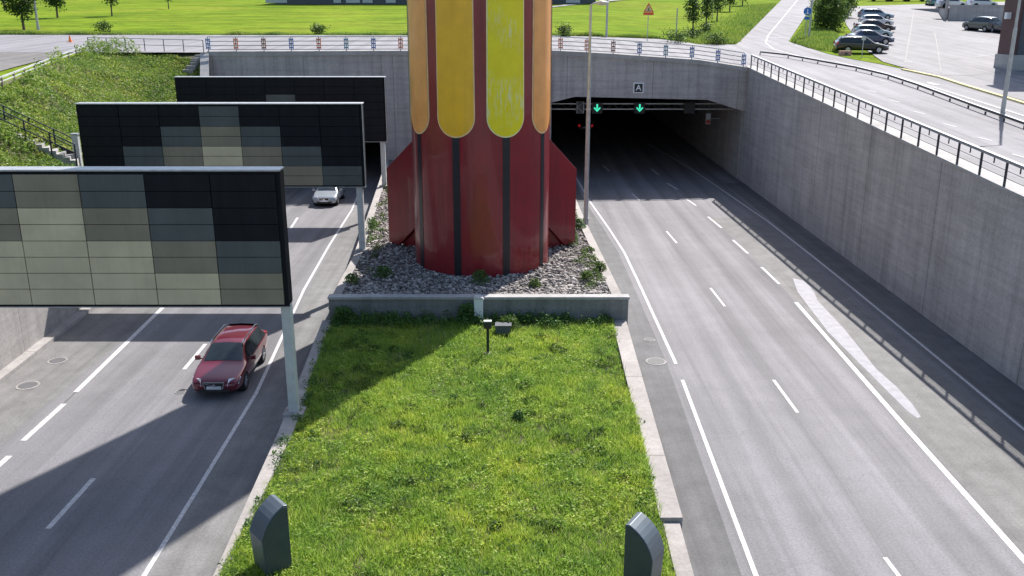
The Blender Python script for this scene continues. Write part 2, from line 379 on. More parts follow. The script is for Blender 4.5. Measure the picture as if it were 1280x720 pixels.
def vnoise(x, y, s, seed=0):                              # cheap smooth value noise
    r = np.random.default_rng(seed); g = r.random((64, 64)); x = np.asarray(x) / s; y = np.asarray(y) / s
    xi = np.floor(x).astype(int); yi = np.floor(y).astype(int); fx = x - xi; fy = y - yi; fx = fx * fx * (3 - 2 * fx); fy = fy * fy * (3 - 2 * fy)
    a = g[xi % 64, yi % 64]; b_ = g[(xi + 1) % 64, yi % 64]; c_ = g[xi % 64, (yi + 1) % 64]; d_ = g[(xi + 1) % 64, (yi + 1) % 64]
    return (a * (1 - fx) + b_ * fx) * (1 - fy) + (c_ * (1 - fx) + d_ * fx) * fy

# ================================================================== THE SETTING
YF = 75.0                                                  # portal face
ZR = lambda x, y: 0.0
sheet('road', MB().ribbon([(-9, -400), (-9, 260)], [(20, -400), (20, 260)], ZR), M['asphalt_main'])
sheet('road_left', MB().ribbon([(-26, -400), (-26, 260)], [(-9, -400), (-9, 260)], ZR), M['asphalt_left'])
z1 = lambda x, y: 0.004
z2 = lambda x, y: 0.008
def px_line(pts, z=0.0): return [G(p[0], p[1], z) for p in pts]
Rl = [G(*p) for p in [(736, 250), (762, 287), (780, 315), (801, 359), (822, 405), (845, 455)]]
Rl2 = [G(*p) for p in [(853, 475), (900, 600), (945, 720)]]
def extend(pts, dist):
    a, b_ = pts[-2], pts[-1]; L = math.hypot(b_[0] - a[0], b_[1] - a[1]); return pts + [(b_[0] + (b_[0] - a[0]) / L * dist, b_[1] + (b_[1] - a[1]) / L * dist)]
# dark asphalt strip between the kerb and the left edge line of the outbound road, pale right shoulder
sh = extend(Rl + Rl2, 12)
sheet('road_shoulder_dark', MB().ribbon([(3.2, 90)] + [(3.3, p[1]) for p in sh], [(5.0, 90)] + [(p[0] - 0.35, p[1]) for p in sh], z1), M['asphalt_dark'])
rr = [G(*p) for p in [(885, 272), (920, 300), (953, 335), (995, 378), (1137, 540), (1280, 700)]]; rr = extend(rr, 10)
sheet('road_shoulder_pale', MB().ribbon([(p[0] + 0.15, p[1]) for p in rr], [(16.6, p[1]) for p in rr], z1), M['asphalt_shoulder'])
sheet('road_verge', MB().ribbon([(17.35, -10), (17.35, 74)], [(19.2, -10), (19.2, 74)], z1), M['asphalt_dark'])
sheet('road_shoulder_left', MB().ribbon([(-20.6, -10), (-20.6, 75)], [(-16.3, -10), (-16.9, 75)], z1), M['asphalt_shoulder'])
sheet('road_shoulder_median', MB().ribbon([(-9.0, -10), (-9.2, 30), (-10.3, 44), (-11.2, 63)], [(-6.5, -10), (-6.9, 30), (-7.6, 44), (-9.3, 63)], z1), M['asphalt_shoulder'])
mk = MB()
def rl(pts, wd=0.15): mk.line(pts, wd, z2)
rl([(5.0, 90)] + Rl, 0.13); rl(extend(Rl2, 10), 0.13)
for a, b_ in [((790, 242), (800, 251)), ((833, 289), (846, 304)), ((888, 360), (906, 383)), ((967, 475), (997, 516)), ((1106, 697), (1140, 742))]:
    rl([G(*a), G(*b_)], 0.12)
for a, b_ in [((885, 271), (902, 285)), ((916, 300), (935, 317)), ((952, 334), (974, 355)), ((858, 249), (870, 257)), ((834, 229), (847, 237)), ((814, 211), (824, 219)), ((754, 207), (762, 214))]:
    rl([G(*a), G(*b_)], 0.15)
rl(extend([G(995, 378), G(1137, 540), G(1280, 700)], 10), 0.20)
rl([G(*p) for p in [(810, 180), (840, 197), (870, 215), (915, 246), (960, 277), (1015, 320), (1065, 360), (1170, 446), (1280, 537)]] + [(17.1, 10)], 0.12)
rl([G(*p) for p in [(449, 240), (440, 262), (412, 306), (380, 362), (345, 438), (320, 492), (250, 607), (180, 720)]] + [(-9.0, 8)], 0.13)
rl([G(205, 383), G(95, 490)], 0.2); rl([G(80, 505), G(29, 551)], 0.2); rl([G(12, 570), G(-40, 616)], 0.2); rl([G(292, 300), G(214, 375)], 0.2)
for a, b_ in [((372, 272), (363, 286)), ((257, 430), (230, 462)), ((117, 598), (60, 661))]: rl([G(*a), G(*b_)], 0.16)
for k in range(1, 5): rl([(-14.7 - .12 * k * 6, 61 + k * 12), (-14.8 - .12 * k * 6, 64 + k * 12)], 0.14)
sheet('road_markings', mk, M['paint'])
sp = [(991, 348), (1004, 351), (1012, 358), (1018, 366), (1022, 376), (1040, 395), (1055, 411), (1075, 436), (1095, 461), (1120, 483), (1140, 505), (1151, 521), (1147, 523), (1135, 515), (1110, 490), (1085, 465), (1060, 440), (1035, 415), (1012, 385), (997, 365)]
mbs = MB(); g_ = [G(*p) for p in sp]
mbs.add([(q[0], q[1], 0.010) for q in g_], [tuple(range(len(g_)))])
sheet('road_pale_patch', mbs, M['paint_pale'])
sm_ = MB()
sm_.line([G(*p) for p in [(800, 251), (833, 289), (888, 360), (960, 468), (1050, 600), (1110, 700)]], 0.05, z1)
sm_.line([G(*p) for p in [(975, 357), (995, 380)]], 0.05, z1)
sm_.line([G(*p) for p in [(205, 383), (95, 490), (30, 551)]], 0.05, lambda x, y: 0.006)
sheet('road_seams', sm_, M['seam'])

# upper ground: meadow, road over the portal, road and car park on the right
def grid(x0, x1, y0, y1, nx, ny, off=0.0):
    A = [(x0, y0 + (y1 - y0) * j / ny) for j in range(ny + 1)]; B = [(x1, p[1]) for p in A]
    return A, B, nx
mb = MB()
xs = sorted(set([-420, -200, -100, -60, -34, -24] + list(range(-20, 3, 4)) + [3, 5, 7.5, 10, 12.5, 15, 17, 19, 22, 30, 45, 70, 100, 180, 420]))
ys = [77.5, 80, 85, 90, 95, 105, 120, 140, 160, 180, 210, 260, 340, 500, 900]
for i in range(len(xs) - 1):
    for j in range(len(ys) - 1):
        q = [(xs[i], ys[j]), (xs[i + 1], ys[j]), (xs[i + 1], ys[j + 1]), (xs[i], ys[j + 1])]
        mb.add([(p[0], p[1], float(T(*p)) - 0.04 ) for p in q], [(0, 1, 2, 3)])
mb.ribbon([(420, -400), (420, -60), (420, 77.5)], [(20.0, -400), (20.0, -60), (20.0, 77.5)], lambda x, y: T(x, y) - 0.04, 4)
mb.ribbon([(-420, -400), (-420, -60), (-420, 77.5)], [(-34.2, -400), (-34.2, -60), (-34.2, 77.5)], lambda x, y: T(x, y) - 0.04, 2)
mb.ribbon([(-34.2, -60), (-34.2, 20), (-34.2, 51.7), (-34.2, 76.5)], [(-26.0, -60), (-26.0, 20), (-28.6, 51.7), (-34.1, 76.5)], lambda x, y: T(x, y) - 0.04, 2)
sheet('meadow', mb, M['meadow'])
# road over the tunnels
def zt(o): return lambda x, y: T(x, y) + o
A = [(x, 75.9) for x in xs if -60 <= x <= 19]; edge = lambda x: np.interp(x, [-60, 3, 19, 22], [96, 95, 97, 98])
mb = MB().ribbon([(x, 76.0 + max(-2.5, min(0, x - 5) * .085)) for x in xs if -100 <= x <= 19] + [(19.75, 76.0)], [(x, edge(x)) for x in xs if -100 <= x <= 19] + [(19.75, 98.5)], zt(0.03), 12)
sheet('bridge_road', mb, M['asphalt_up'])
# curved junction and the road climbing away; left/right edges traced in the photograph
ra = [GT(*p) for p in [(920, 57), (930, 47), (955, 22), (966, 11), (977, 0)]]; ra = extend(ra, 120)
rb = [GT(*p) for p in [(990, 66), (986, 52), (1003, 26), (1011, 13), (1019, 0)]]; rb = extend(rb, 120)
sheet('climbing_road', MB().ribbon(ra, rb, zt(0.034), 6), M['asphalt_up'])
kl = [GT(*p) for p in [(950, 69), (985, 73), (1022, 80), (1070, 89), (1110, 99), (1147, 112), (1210, 136), (1280, 162)]]
yk = [GT(*p) for p in [(990, 60), (1035, 70), (1067, 78), (1126, 87), (1175, 97), (1205, 107), (1255, 122), (1280, 130)]]
yk = extend(yk, 60)
yr = [(19.7, 98), (19.7, 90), (19.7, 84)] + [(19.7, p[1]) for p in yk]
yl = [(31.0, 98), (30.8, 92), (30.0, 86)] + list(yk)
sheet('upper_road', MB().ribbon([(19.7, 99), (19.7, 90), (19.7, 82), (19.7, 76), (19.7, 60), (19.7, 40), (19.7, -40)], [(31.5, 99), (31.0, 90), (30.9, 82), (31.3, 76), (31.6, 60), (31.3, 40), (31.3, -40)], zt(0.03), 6), M['asphalt_up'])
sheet('car_park', MB().ribbon([(31.8, -40), (31.8, 60), (31.6, 80), (34.6, 93), (44, 125), (58, 170)], [(120, -40), (120, 60), (120, 80), (120, 93), (120, 125), (120, 200)], zt(0.026), 6), M['asphalt_lot'])
m2 = MB()
m2.line([GT(*p) for p in [(997, 0), (984, 16), (960, 45), (957, 54), (967, 62), (1000, 71), (1042, 77), (1110, 93), (1180, 114), (1252, 137), (1280, 146)]], 0.15, zt(0.045))
for p in [(1104, 102), (1090, 115), (1118, 127.5), (1149, 142), (1187, 158), (1230, 175), (1275, 197)]:
    q = GT(*p); m2.line([(q[0] - .12, q[1] + .5), (q[0] + .12, q[1] - .5)], 0.12, zt(0.045))
for p in [(945, 46), (972, 47.5)]:
    q = GT(*p); m2.line([(q[0] - .5, q[1]), (q[0] + .5, q[1])], 0.2, zt(0.045))
m2.line([GT(*p) for p in [(1133, 78), (1140, 78.5)]], 0.3, zt(0.045)); m2.line([GT(*p) for p in [(1160, 104), (1172, 107)]], 0.4, zt(0.045))
m2.line([GT(*p) for p in [(1218, 72), (1252, 68)]], 0.12, zt(0.045))
sheet('upper_road_markings', m2, M['paint'])
m3 = MB()
for pl in [[(1142, 15), (1138, 40), (1134, 62), (1131, 80)], [(1168, 40), (1172, 62), (1176, 92)], [(1176, 95), (1215, 95), (1252, 90)]]:
    m3.line([GT(*p) for p in pl], 0.12, zt(0.040))
sheet('car_park_seams', m3, M['seam'])
sheet('footpath', MB().line([GT(*p) for p in [(670, 11), (700, 7.5), (740, 3), (775, 0)]] + [(60, 260)], 1.8, lambda x, y: T(x, y) + 0.04), M['asphalt_up'])
sheet('gravel_yard', MB().ribbon([(-100, 20), (-100, 74)], [(-26.3, 20), (-34.6, 74)], zt(0.02), 4), M['gravel_lot'])
sheet('left_road', MB().ribbon([(-100, 74), (-100, 77)], [(-35.5, 74), (-34, 77)], zt(0.025), 4), M['asphalt_up'])
mb = MB()
a = [GT(1003, 58), GT(1035, 68), GT(1067, 75), GT(1100, 81), GT(1126, 86.5)]; b_ = [GT(996, 40), GT(1030, 56), GT(1050, 66.5), GT(1090, 75), GT(1125, 85)]
sheet('roadside_verge', mb.ribbon(a, b_, zt(0.06), 2), M['meadow'])
VERGE = (GT(988, 52), GT(1040, 44))
# kerb of the car park, faded yellow
mb = MB(); P = [GT(*p) for p in [(1128, 88), (1175, 98), (1205, 108), (1255, 123), (1280, 131)]]; P = extend(P, 20)
for a, b_ in zip(P[:-1], P[1:]):
    mb.bar((a[0], a[1], T(*a) + 0.07), (b_[0], b_[1], T(*b_) + 0.07), 0.3, 0.14)
tag(mb.build('car_park_kerb', M['yellow_kerb'], bevel=0.02), 'faded yellow raised kerb along the edge of the car park', 'kerb')

# ---- median: grass bed, gravel bed, kerbs
GZ, VZ = 1.0, 2.0
gl = [(-6.2, 6), (-6.62, 18), (-6.75, 25.6), (-7.45, 36.25)]     # inner edge of left kerb strip
glo = [(-6.5, 6), (-6.85, 18), (-7.2, 25.6), (-7.95, 36.25)]
gr = [(3.4, 6), (3.85, 20.5), (4.28, 36.25)]; gro = [(3.62, 6), (4.1, 20.4), (4.75, 36.25)]
def xi(pl, y): return float(np.interp(y, [p[1] for p in pl], [p[0] for p in pl]))
yy = [6, 12, 18, 20.5, 24, 28, 32, 36.25]
def gz(x, y): return GZ - 0.06 + 0.10 * math.sin(x * .9 + 1) * math.sin(y * .45)
sheet('median_ground', MB().ribbon([(xi(gl, y), y) for y in yy], [(xi(gr, y), y) for y in yy], gz, 8), M['soil'])
def strip(name, inner, outer, ys_, z0, z1_, mat, label, cat):
    mb = MB()
    for a, b_ in zip(ys_[:-1], ys_[1:]):
        pl = [(xi(inner, a), a), (xi(outer, a), a), (xi(outer, b_), b_), (xi(inner, b_), b_)]
        mb.prism(pl, z0, [z1_(a), z1_(a), z1_(b_), z1_(b_)])
    return tag(mb.build(name, mat), label, cat)
strip('kerb_wall', gl, glo, [6, 18, 25.6, 36.24], -0.2, lambda y: GZ + 0.02, M['kerb'], 'pale concrete kerb wall between the left road and the grass', 'kerb wall')
strip('kerb_wall', [(3.78, 20.6), (4.2, 36.25)], [(4.36, 20.6), (4.78, 36.25)], [20.6, 28, 36.24], -0.2, lambda y: GZ + 0.04, M['kerb'], 'broad pale kerb wall between the grass and the right road', 'kerb wall')
strip('kerb_wall', [(3.42, 6), (3.86, 20.5)], [(3.85, 6), (4.28, 20.5)], [6, 20.56], -0.2, lambda y: GZ - 0.08, M['kerb'], 'narrow kerb wall piece at the bottom right of the grass', 'kerb wall')
vl = [(-7.2, 36.6), (-7.35, 43), (-9.1, 65.7), (-10.1, 75)]; vlo = [(-7.55, 36.6), (-7.73, 43), (-9.5, 65.7), (-10.4, 75)]
vr = [(4.2, 36.6), (3.8, 50), (3.65, 58), (3.3, 75)]; vro = [(4.62, 36.6), (4.2, 50), (4.05, 58), (3.7, 75)]
strip('kerb_wall', vl, vlo, [36.62, 43, 54, 65.7, 74.9], -0.2, lambda y: VZ + 0.02, M['kerb'], 'pale kerb wall between the left road and the stones around the tower', 'kerb wall')
strip('kerb_wall', vr, vro, [36.62, 50, 58, 74.9], -0.2, lambda y: VZ + 0.02, M['kerb'], 'pale kerb wall between the stones around the tower and the right road', 'kerb wall')
sheet('gravel_bed', MB().ribbon([(xi(vl, y), y) for y in (36.5, 43, 50, 58, 66, 75)], [(xi(vr, y), y) for y in (36.5, 43, 50, 58, 66, 75)], lambda x, y: VZ - 0.1, 4), M['gravel_lot'])
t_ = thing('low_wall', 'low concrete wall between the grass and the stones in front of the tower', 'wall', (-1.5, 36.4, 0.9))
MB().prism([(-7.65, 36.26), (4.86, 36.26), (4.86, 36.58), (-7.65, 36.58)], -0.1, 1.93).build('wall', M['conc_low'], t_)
for x0, x1 in ((-7.68, -1.58), (-1.20, 4.90)):
    MB().box(x0, x1, 36.20, 36.64, 1.932, 2.05).build('coping', M['coping'], t_, bevel=0.015)
t_ = thing('utility_cabinet', 'narrow white cabinet post standing against the low concrete wall', 'cabinet', (-1.4, 36.05, 0.95))
MB().box(-1.58, -1.20, 35.96, 36.19, 0.9, 2.02).build('body', M['white'], t_, bevel=0.02)
MB().extrude_y([(-1.61, 2.02), (-1.17, 2.02), (-1.22, 2.10), (-1.56, 2.10)], 35.92, 36.4).build('lid', M['steel_pale'], t_)

# ---- right retaining wall
def WX(y): return 18.95
wy = [-30, 0, 15, 25, 33, 40, 50, 60, 70, 76]
mb = MB()
for a, b_ in zip(wy[:-1], wy[1:]):
    mb.prism([(WX(a), a), (WX(a) + 0.55, a), (WX(b_) + 0.55, b_), (WX(b_), b_)], -0.3, [float(T(25, a)) - 0.02] * 2 + [float(T(25, b_)) - 0.02] * 2)
rw = thing('retaining_wall', 'long tall grey concrete retaining wall beside the right road', 'wall', (19.2, 40, 0))
mb.build('wall', M['conc_wall'], rw)
mb = MB()
for a, b_ in zip(wy[:-1], wy[1:]):
    mb.prism([(18.90, a), (19.75, a), (19.75, b_), (18.90, b_)], [float(T(25, a)) - 0.018] * 2 + [float(T(25, b_)) - 0.018] * 2, [float(T(25, a)) + 0.12] * 2 + [float(T(25, b_)) + 0.12] * 2)
mb.build('coping', M['coping'], rw)

def railing(name, label, pts, zf, step, ht, rails, mats, accents=None, post=(0.07, 0.07), group=None, kerb=False, mid_tick=False):
    P = [Vector((p[0], p[1], zf(*p))) for p in pts]
    r = thing(name, label, 'railing', tuple(P[len(P) // 2]))
    # resample
    seg = [0]
    for a, b_ in zip(P[:-1], P[1:]): seg.append(seg[-1] + (b_ - a).length)
    def at(s):
        for i in range(len(P) - 1):
            if s <= seg[i + 1] + 1e-6: k = (s - seg[i]) / max(1e-6, seg[i + 1] - seg[i]); return P[i].lerp(P[i + 1], k)
        return P[-1]
    n = max(1, int(seg[-1] / step)); S = [at(seg[-1] * i / n) for i in range(n + 1)]
    for i, p in enumerate(S):
        MB().box(p.x - post[0] / 2, p.x + post[0] / 2, p.y - post[1] / 2, p.y + post[1] / 2, p.z - 0.02, p.z + ht - 0.03).build('post', mats[0], r)
        if accents and accents[i % len(accents)]:
            a = MB(); a.box(p.x - 0.17, p.x - 0.11, p.y - 0.04, p.y + 0.04, p.z + 0.15, p.z + ht - 0.12).box(p.x + 0.11, p.x + 0.17, p.y - 0.04, p.y + 0.04, p.z + 0.15, p.z + ht - 0.12)
            for zz in (0.2, 0.5, 0.8): a.box(p.x - 0.11, p.x + 0.11, p.y - 0.075, p.y - 0.037, p.z + zz, p.z + zz + 0.1)
            a.build('coloured_wrap', M[accents[i % len(accents)]], r)
    for h, th_, wd in rails:
        mb = MB()
        for a, b_ in zip(S[:-1], S[1:]):
            mb.bar(a + Vector((0, 0, h)), b_ + Vector((0, 0, h)), wd, th_)
        mb.build('top_rail' if h > ht - 0.08 else 'rail', mats[1] if h > ht - 0.08 else mats[2], r)
    if mid_tick:
        for a, b_ in zip(S[:-1], S[1:]):
            m_ = (a + b_) / 2; MB().box(m_.x - .02, m_.x + .02, m_.y - .02, m_.y + .02, m_.z + ht - 0.33, m_.z + ht - 0.05).build('rail_bracket', mats[2], r)
    return r
railing('wall_railing', 'dark steel railing with many posts on top of the tall right retaining wall', [(18.97, y) for y in (15, 25, 33, 45, 60, 74.4)], lambda x, y: T(25, y) + 0.12, 1.93, 1.02,
        [(0.99, 0.12, 0.15), (0.62, 0.025, 0.03), (0.34, 0.025, 0.03)], [M['rail_dark'], M['rail_grey'], M['rail_dark']], post=(0.08, 0.06), mid_tick=True)

# ---- portal face with the two openings
XT = lambda x: float(T(x, 74.2))
SK = lambda x: min(0.0, x - 5.0) * 0.085
def skew(mb): mb.v = [(v[0], v[1] + SK(v[0]), v[2]) for v in mb.v]; return mb
top = [-23.5, -18, -12, -6, 0, 3.2, 5, 7.5, 10, 12.5, 15, 17, 18.94]
op_r = [(3.2, 0), (3.2, 6.4), (5.1, 6.85), (15.8, 6.6), (18.94, 5.65)]
op_l = [(-22.2, 0), (-22.2, 5.4), (-20.0, 6.15), (-12.2, 6.35), (-10.3, 5.9), (-10.3, 0)]
pf = thing('tunnel_portal', 'grey concrete road tunnel portal with two openings below the bridge road', 'tunnel portal', (-2.5, 75.4, 0))
def ceil(x):
    if x >= 3.2: return float(np.interp(x, [p[0] for p in op_r[1:]], [p[1] for p in op_r[1:]]))
    if x <= -10.3 and x >= -22.2: return float(np.interp(x, [p[0] for p in op_l[1:5]], [p[1] for p in op_l[1:5]]))
    return -0.3
xs2 = sorted(set(top + [-22.2, -22.19, -20, -12.2, -10.3, -10.29, 3.19, 3.2, 5.1, 15.8]))
mb = MB()
for a, b_ in zip(xs2[:-1], xs2[1:]):
    m_ = (a + b_) / 2
    if abs(b_ - a) < 0.02: continue
    eps = 1e-4; za, zb = ceil(a + eps), ceil(b_ - eps)
    mb.extrude_y([(a, za), (b_, zb), (b_, XT(b_) - 0.22), (a, XT(a) - 0.22)], YF, YF + 1.0)
skew(mb).build('portal_face', M['conc_face'], pf)
mb = MB()
for a, b_ in zip(top[:-1], top[1:]): mb.extrude_y([(a, XT(a) - 0.218), (b_, XT(b_) - 0.218), (b_, XT(b_) + 0.12), (a, XT(a) + 0.12)], YF - 0.08, YF + 1.0)
skew(mb).build('coping', M['coping'], pf)
# tunnel tubes
for nm, x0, x1, zc in (('right_tube', 3.2, 18.94, 7.0), ('left_tube', -22.2, -10.3, 6.5)):
    mb = MB(); y0, y1 = YF + 1.0, 230
    mb.box(x0 - 0.4, x0, y0, y1, -0.3, zc).box(x1, x1 + 0.5, y0, y1, -0.3, zc).box(x0 - 0.4, x1 + 0.5, y0, y1, zc + 0.002, zc + 0.5).box(x0 - .4, x1 + .5, y1, y1 + .5, -.3, zc)
    skew(mb).build('tunnel_tube', M['tunnel'], pf)
MB().box(18.90, 18.938, 76.01, 112, -0.1, 6.0).build('lining_panel', M['conc_wall'], pf)
# horizontal pour joint and stain ledge on the face
skew(MB().box(-10.0, 3.0, YF - 0.02, YF - 0.004, 5.85, 5.91)).build('pour_joint', M['steel'], pf)
# ---- left walls
lw = thing('retaining_wall', 'sunlit pale concrete retaining wall along the left road', 'wall', (-20.4, 40, 0))
lp = [(-19.4, -20), (-19.55, 20), (-19.75, 33), (-20.15, 41), (-20.6, 52), (-21.8, 66), (-23.4, 72.4)]
lz = [4.4, 4.4, 4.5, 4.6, 4.8, 5.4, 10.2]
mb = MB(); mc = MB()
for i in range(len(lp) - 1):
    a, b_ = lp[i], lp[i + 1]
    mb.prism([a, b_, (b_[0] - .5, b_[1]), (a[0] - .5, a[1])], -0.3, [lz[i], lz[i + 1], lz[i + 1], lz[i]])
    mc.prism([(a[0] + .06, a[1]), (b_[0] + .06, b_[1]), (b_[0] - .6, b_[1]), (a[0] - .6, a[1])], [lz[i] + .002, lz[i + 1] + .002, lz[i + 1] + .002, lz[i] + .002], [lz[i] + .16, lz[i + 1] + .16, lz[i + 1] + .16, lz[i] + .16])
mb.build('wall', M['conc_left'], lw); mc.build('coping', M['coping'], lw)
mb = MB()
for i in range(len(lp) - 1):
    a, b_ = lp[i], lp[i + 1]; mb.prism([(a[0] + .003, a[1]), (b_[0] + .003, b_[1]), (b_[0] + .45, b_[1]), (a[0] + .45, a[1])], 0, 0.16)
mb.build('footing', M['conc_left'], lw)
ww = MB()
for k in range(26):
    f_ = k / 25; x = -24.1 - 1.6 * f_; y = 72.6 - 4.2 * f_; z = 10.3 - 3.8 * f_
    s_ = random.uniform(.34, .5)
    ww.box(x - s_, x + s_ * .8, y - s_ * .4, y + s_ * .4, z - 1.2, z + random.uniform(-.1, .15))
tag(ww.build('rubble_edge', M['stone'], bevel=0.05), 'pale stepped rubble edging running down the bank beside the portal corner', 'stone edging')

# ---- green bank on the left
lowp = [(-19.9, 10), (-20.05, 20), (-20.25, 33), (-20.65, 41), (-21.1, 52), (-22.3, 66), (-23.95, 72.5)]
lowz = [4.5, 4.5, 4.6, 4.7, 4.9, 5.3, 9.8]
upp = [(-24.5, 10), (-25.2, 20), (-26.0, 33), (-27.0, 41)] + [GT(*p) for p in ((10, 106), (65, 82), (112, 64))]
def bank(u, v):                                           # u along 0..1, v from wall to fence
    k = u * (len(lowp) - 1); i = min(int(k), len(lowp) - 2); f_ = k - i
    a = Vector((lowp[i][0], lowp[i][1], lowz[i])).lerp(Vector((lowp[i + 1][0], lowp[i + 1][1], lowz[i + 1])), f_)
    b0 = Vector((upp[i][0], upp[i][1], float(T(*upp[i])) - .02)); b1 = Vector((upp[i + 1][0], upp[i + 1][1], float(T(*upp[i + 1])) - .02))
    p = a.lerp(b0.lerp(b1, f_), v); p.z += 0.45 * math.sin(math.pi * v) * (vnoise(p.x, p.y, 2.6, 3) - .5); return p
mb = MB(); nu, nv = 60, 14
vs = [bank(i / nu, j / nv) for i in range(nu + 1) for j in range(nv + 1)]
mb.add(vs, [(i * (nv + 1) + j, i * (nv + 1) + j + 1, (i + 1) * (nv + 1) + j + 1, (i + 1) * (nv + 1) + j) for i in range(nu) for j in range(nv)])
sheet('bank', mb, M['soil'])
sheet('bank_top', MB().add([(-34.2, 76.4, T(-34, 76.4) - .03), (-23.9, 72.4, 9.9), (-23.9, 74.2, T(-24, 76) - .03), (-34.2, 77.6, T(-34, 77.6) - .03)], [(0, 1, 2, 3)]), M['soil'])
n = 130000; U_ = RNG.uniform(0.22, 1.0, n); V_ = RNG.uniform(0, 1, n); Pn = np.zeros((n, 3))
tab = np.array([[list(bank(i / 120, j / 24)) for j in range(25)] for i in range(121)])
iu = U_ * 120; iv = V_ * 24; i0 = np.minimum(iu.astype(int), 119); j0 = np.minimum(iv.astype(int), 23); fu = (iu - i0)[:, None]; fv = (iv - j0)[:, None]
Pn = (tab[i0, j0] * (1 - fu) + tab[i0 + 1, j0] * fu) * (1 - fv) + (tab[i0, j0 + 1] * (1 - fu) + tab[i0 + 1, j0 + 1] * fu) * fv
hh = vnoise(Pn[:, 0], Pn[:, 1], 1.1, 11) * vnoise(Pn[:, 0], Pn[:, 1], 3.1, 12)
Pn[:, 2] += RNG.uniform(0, 1, n) ** 0.7 * (0.05 + 2.1 * hh * hh + .35 * (hh > .36))
V1, F1 = leaf_geo(Pn, RNG.uniform(0.07, 0.20, n), 0.9)
tag(fastmesh('bank_greenery', V1, F1, M['slope_leaf']), 'tangled weeds and low greenery covering the bank left of the road', 'greenery', None, 'stuff')

# ---- grass on the median
n = 330000
y = 13 + (36.15 - 13) * RNG.random(n) ** 1.0; xl = np.interp(y, [p[1] for p in gl], [p[0] for p in gl]) - 0.08; xr = np.interp(y, [p[1] for p in gr], [p[0] for p in gr]) - 0.03
x = xl + (xr - xl) * RNG.random(n); hz = GZ - .06 + .10 * np.sin(x * .9 + 1) * np.sin(y * .45)
cl = vnoise(x, y, .45, 5) * .6 + vnoise(x, y, 1.7, 6) * .6 + vnoise(x, y, .16, 9) * .4
bare = (vnoise(x, y, .9, 71) * vnoise(x, y, .3, 72) > .50) & (RNG.random(n) > .25); x = x[~bare]; y = y[~bare]; hz = hz[~bare]; cl = cl[~bare]; n = len(x)
V1, F1 = blade_geo(np.stack([x, y, hz], 1), RNG.uniform(.05, .17, n) * (0.2 + 1.5 * cl), RNG.uniform(.015, .035, n), 0.9)
tag(fastmesh('median_grass', V1, F1, M['grass']), 'lush bright green grass filling the wedge between the roads', 'grass', None, 'stuff')
n = 120000; y = 13 + (36.1 - 13) * RNG.random(n); xl = np.interp(y, [p[1] for p in gl], [p[0] for p in gl]) + .02; xr = np.interp(y, [p[1] for p in gr], [p[0] for p in gr]) - 0.06
x = xl + (xr - xl) * RNG.random(n); k = vnoise(x, y, .33, 51) * vnoise(x, y, 1.3, 52) > .24; x = x[k]; y = y[k]; n = len(x)
hz = GZ - .02 + .10 * np.sin(x * .9 + 1) * np.sin(y * .45); hz = hz + RNG.random(n) * .16 * (.4 + vnoise(x, y, .33, 51))
V1, F1 = leaf_geo(np.stack([x, y, hz], 1), RNG.uniform(.04, .13, n), .45, .42)
tag(fastmesh('median_leaves', V1, F1, M['grass']), 'broad-leaved clumps mixed into the bright median grass', 'grass', None, 'stuff')
n = 9000; y = 13 + 23 * RNG.random(n); xl = np.interp(y, [p[1] for p in gl], [p[0] for p in gl]); xr = np.interp(y, [p[1] for p in gr], [p[0] for p in gr])
x = xl + (xr - xl) * RNG.random(n); k = vnoise(x, y, 1.1, 81) > .52; x = x[k]; y = y[k]; n = len(x)
V1, F1 = blade_geo(np.stack([x, y, 0 * x + GZ], 1), RNG.uniform(.15, .34, n), RNG.uniform(.012, .022, n), .5)
M['dry'] = simple('dry_stems', (0.42, 0.36, 0.20), 0.8)
tag(fastmesh('dry_stems', V1, F1, M['dry']), 'thin dry straw coloured stems standing in the median grass', 'grass', None, 'stuff')
def weeds_at(pts, rad, ht, per, sz):
    out = []
    for (x_, y_, z_) in pts:
        r_ = rad * random.uniform(.6, 1.4); k = int(per * random.uniform(.6, 1.3))
        a = RNG.uniform(0, 2 * np.pi, k); rr_ = r_ * np.sqrt(RNG.random(k)); q = np.stack([x_ + rr_ * np.cos(a), y_ + rr_ * np.sin(a), z_ + RNG.random(k) * ht * (1.1 - rr_ / (r_ * 1.3))], 1); out.append(q)
    P_ = np.concatenate(out); return leaf_geo(P_, RNG.uniform(sz * .6, sz * 1.5, len(P_)), .5, .5)
pts = []
while len(pts) < 520:
    y_ = random.uniform(15, 36); x_ = random.uniform(xi(gl, y_), xi(gr, y_))
    if vnoise(x_, y_, 2.2, 21) > .50: pts.append((x_, y_, gz(x_, y_) + .02))
V1, F1 = weeds_at(pts, .22, .16, 60, .07)
tag(fastmesh('median_weeds', V1, F1, M['weed']), 'darker clover and weeds growing through the median grass', 'weeds', None, 'stuff')
pts = []
while len(pts) < 70:
    y_ = 15 + 21 * random.random(); x_ = random.uniform(xi(gl, y_) + .2, xi(gr, y_) - .2)
    if vnoise(x_, y_, 3.1, 91) > .45: pts.append((x_, y_, gz(x_, y_) + .02))
V1, F1 = weeds_at(pts, .30, .26, 130, .10)
tag(fastmesh('median_tall_weeds', V1, F1, M['bush_leaf']), 'taller broad leaved weed clumps dotted through the median grass', 'weeds', None, 'stuff')
pts = [(random.uniform(-7.3, 4.1), 36.15 - abs(random.gauss(0, .35)), 1.0) for _ in range(110)] + [(random.uniform(-7.3, -4.6), 36.1 - abs(random.gauss(0, .4)), 1.0) for _ in range(40)]
V1, F1 = weeds_at(pts, .25, .62, 75, .09)
tag(fastmesh('wall_foot_weeds', V1, F1, M['weed']), 'tall leafy weeds along the foot of the low wall', 'weeds', None, 'stuff')
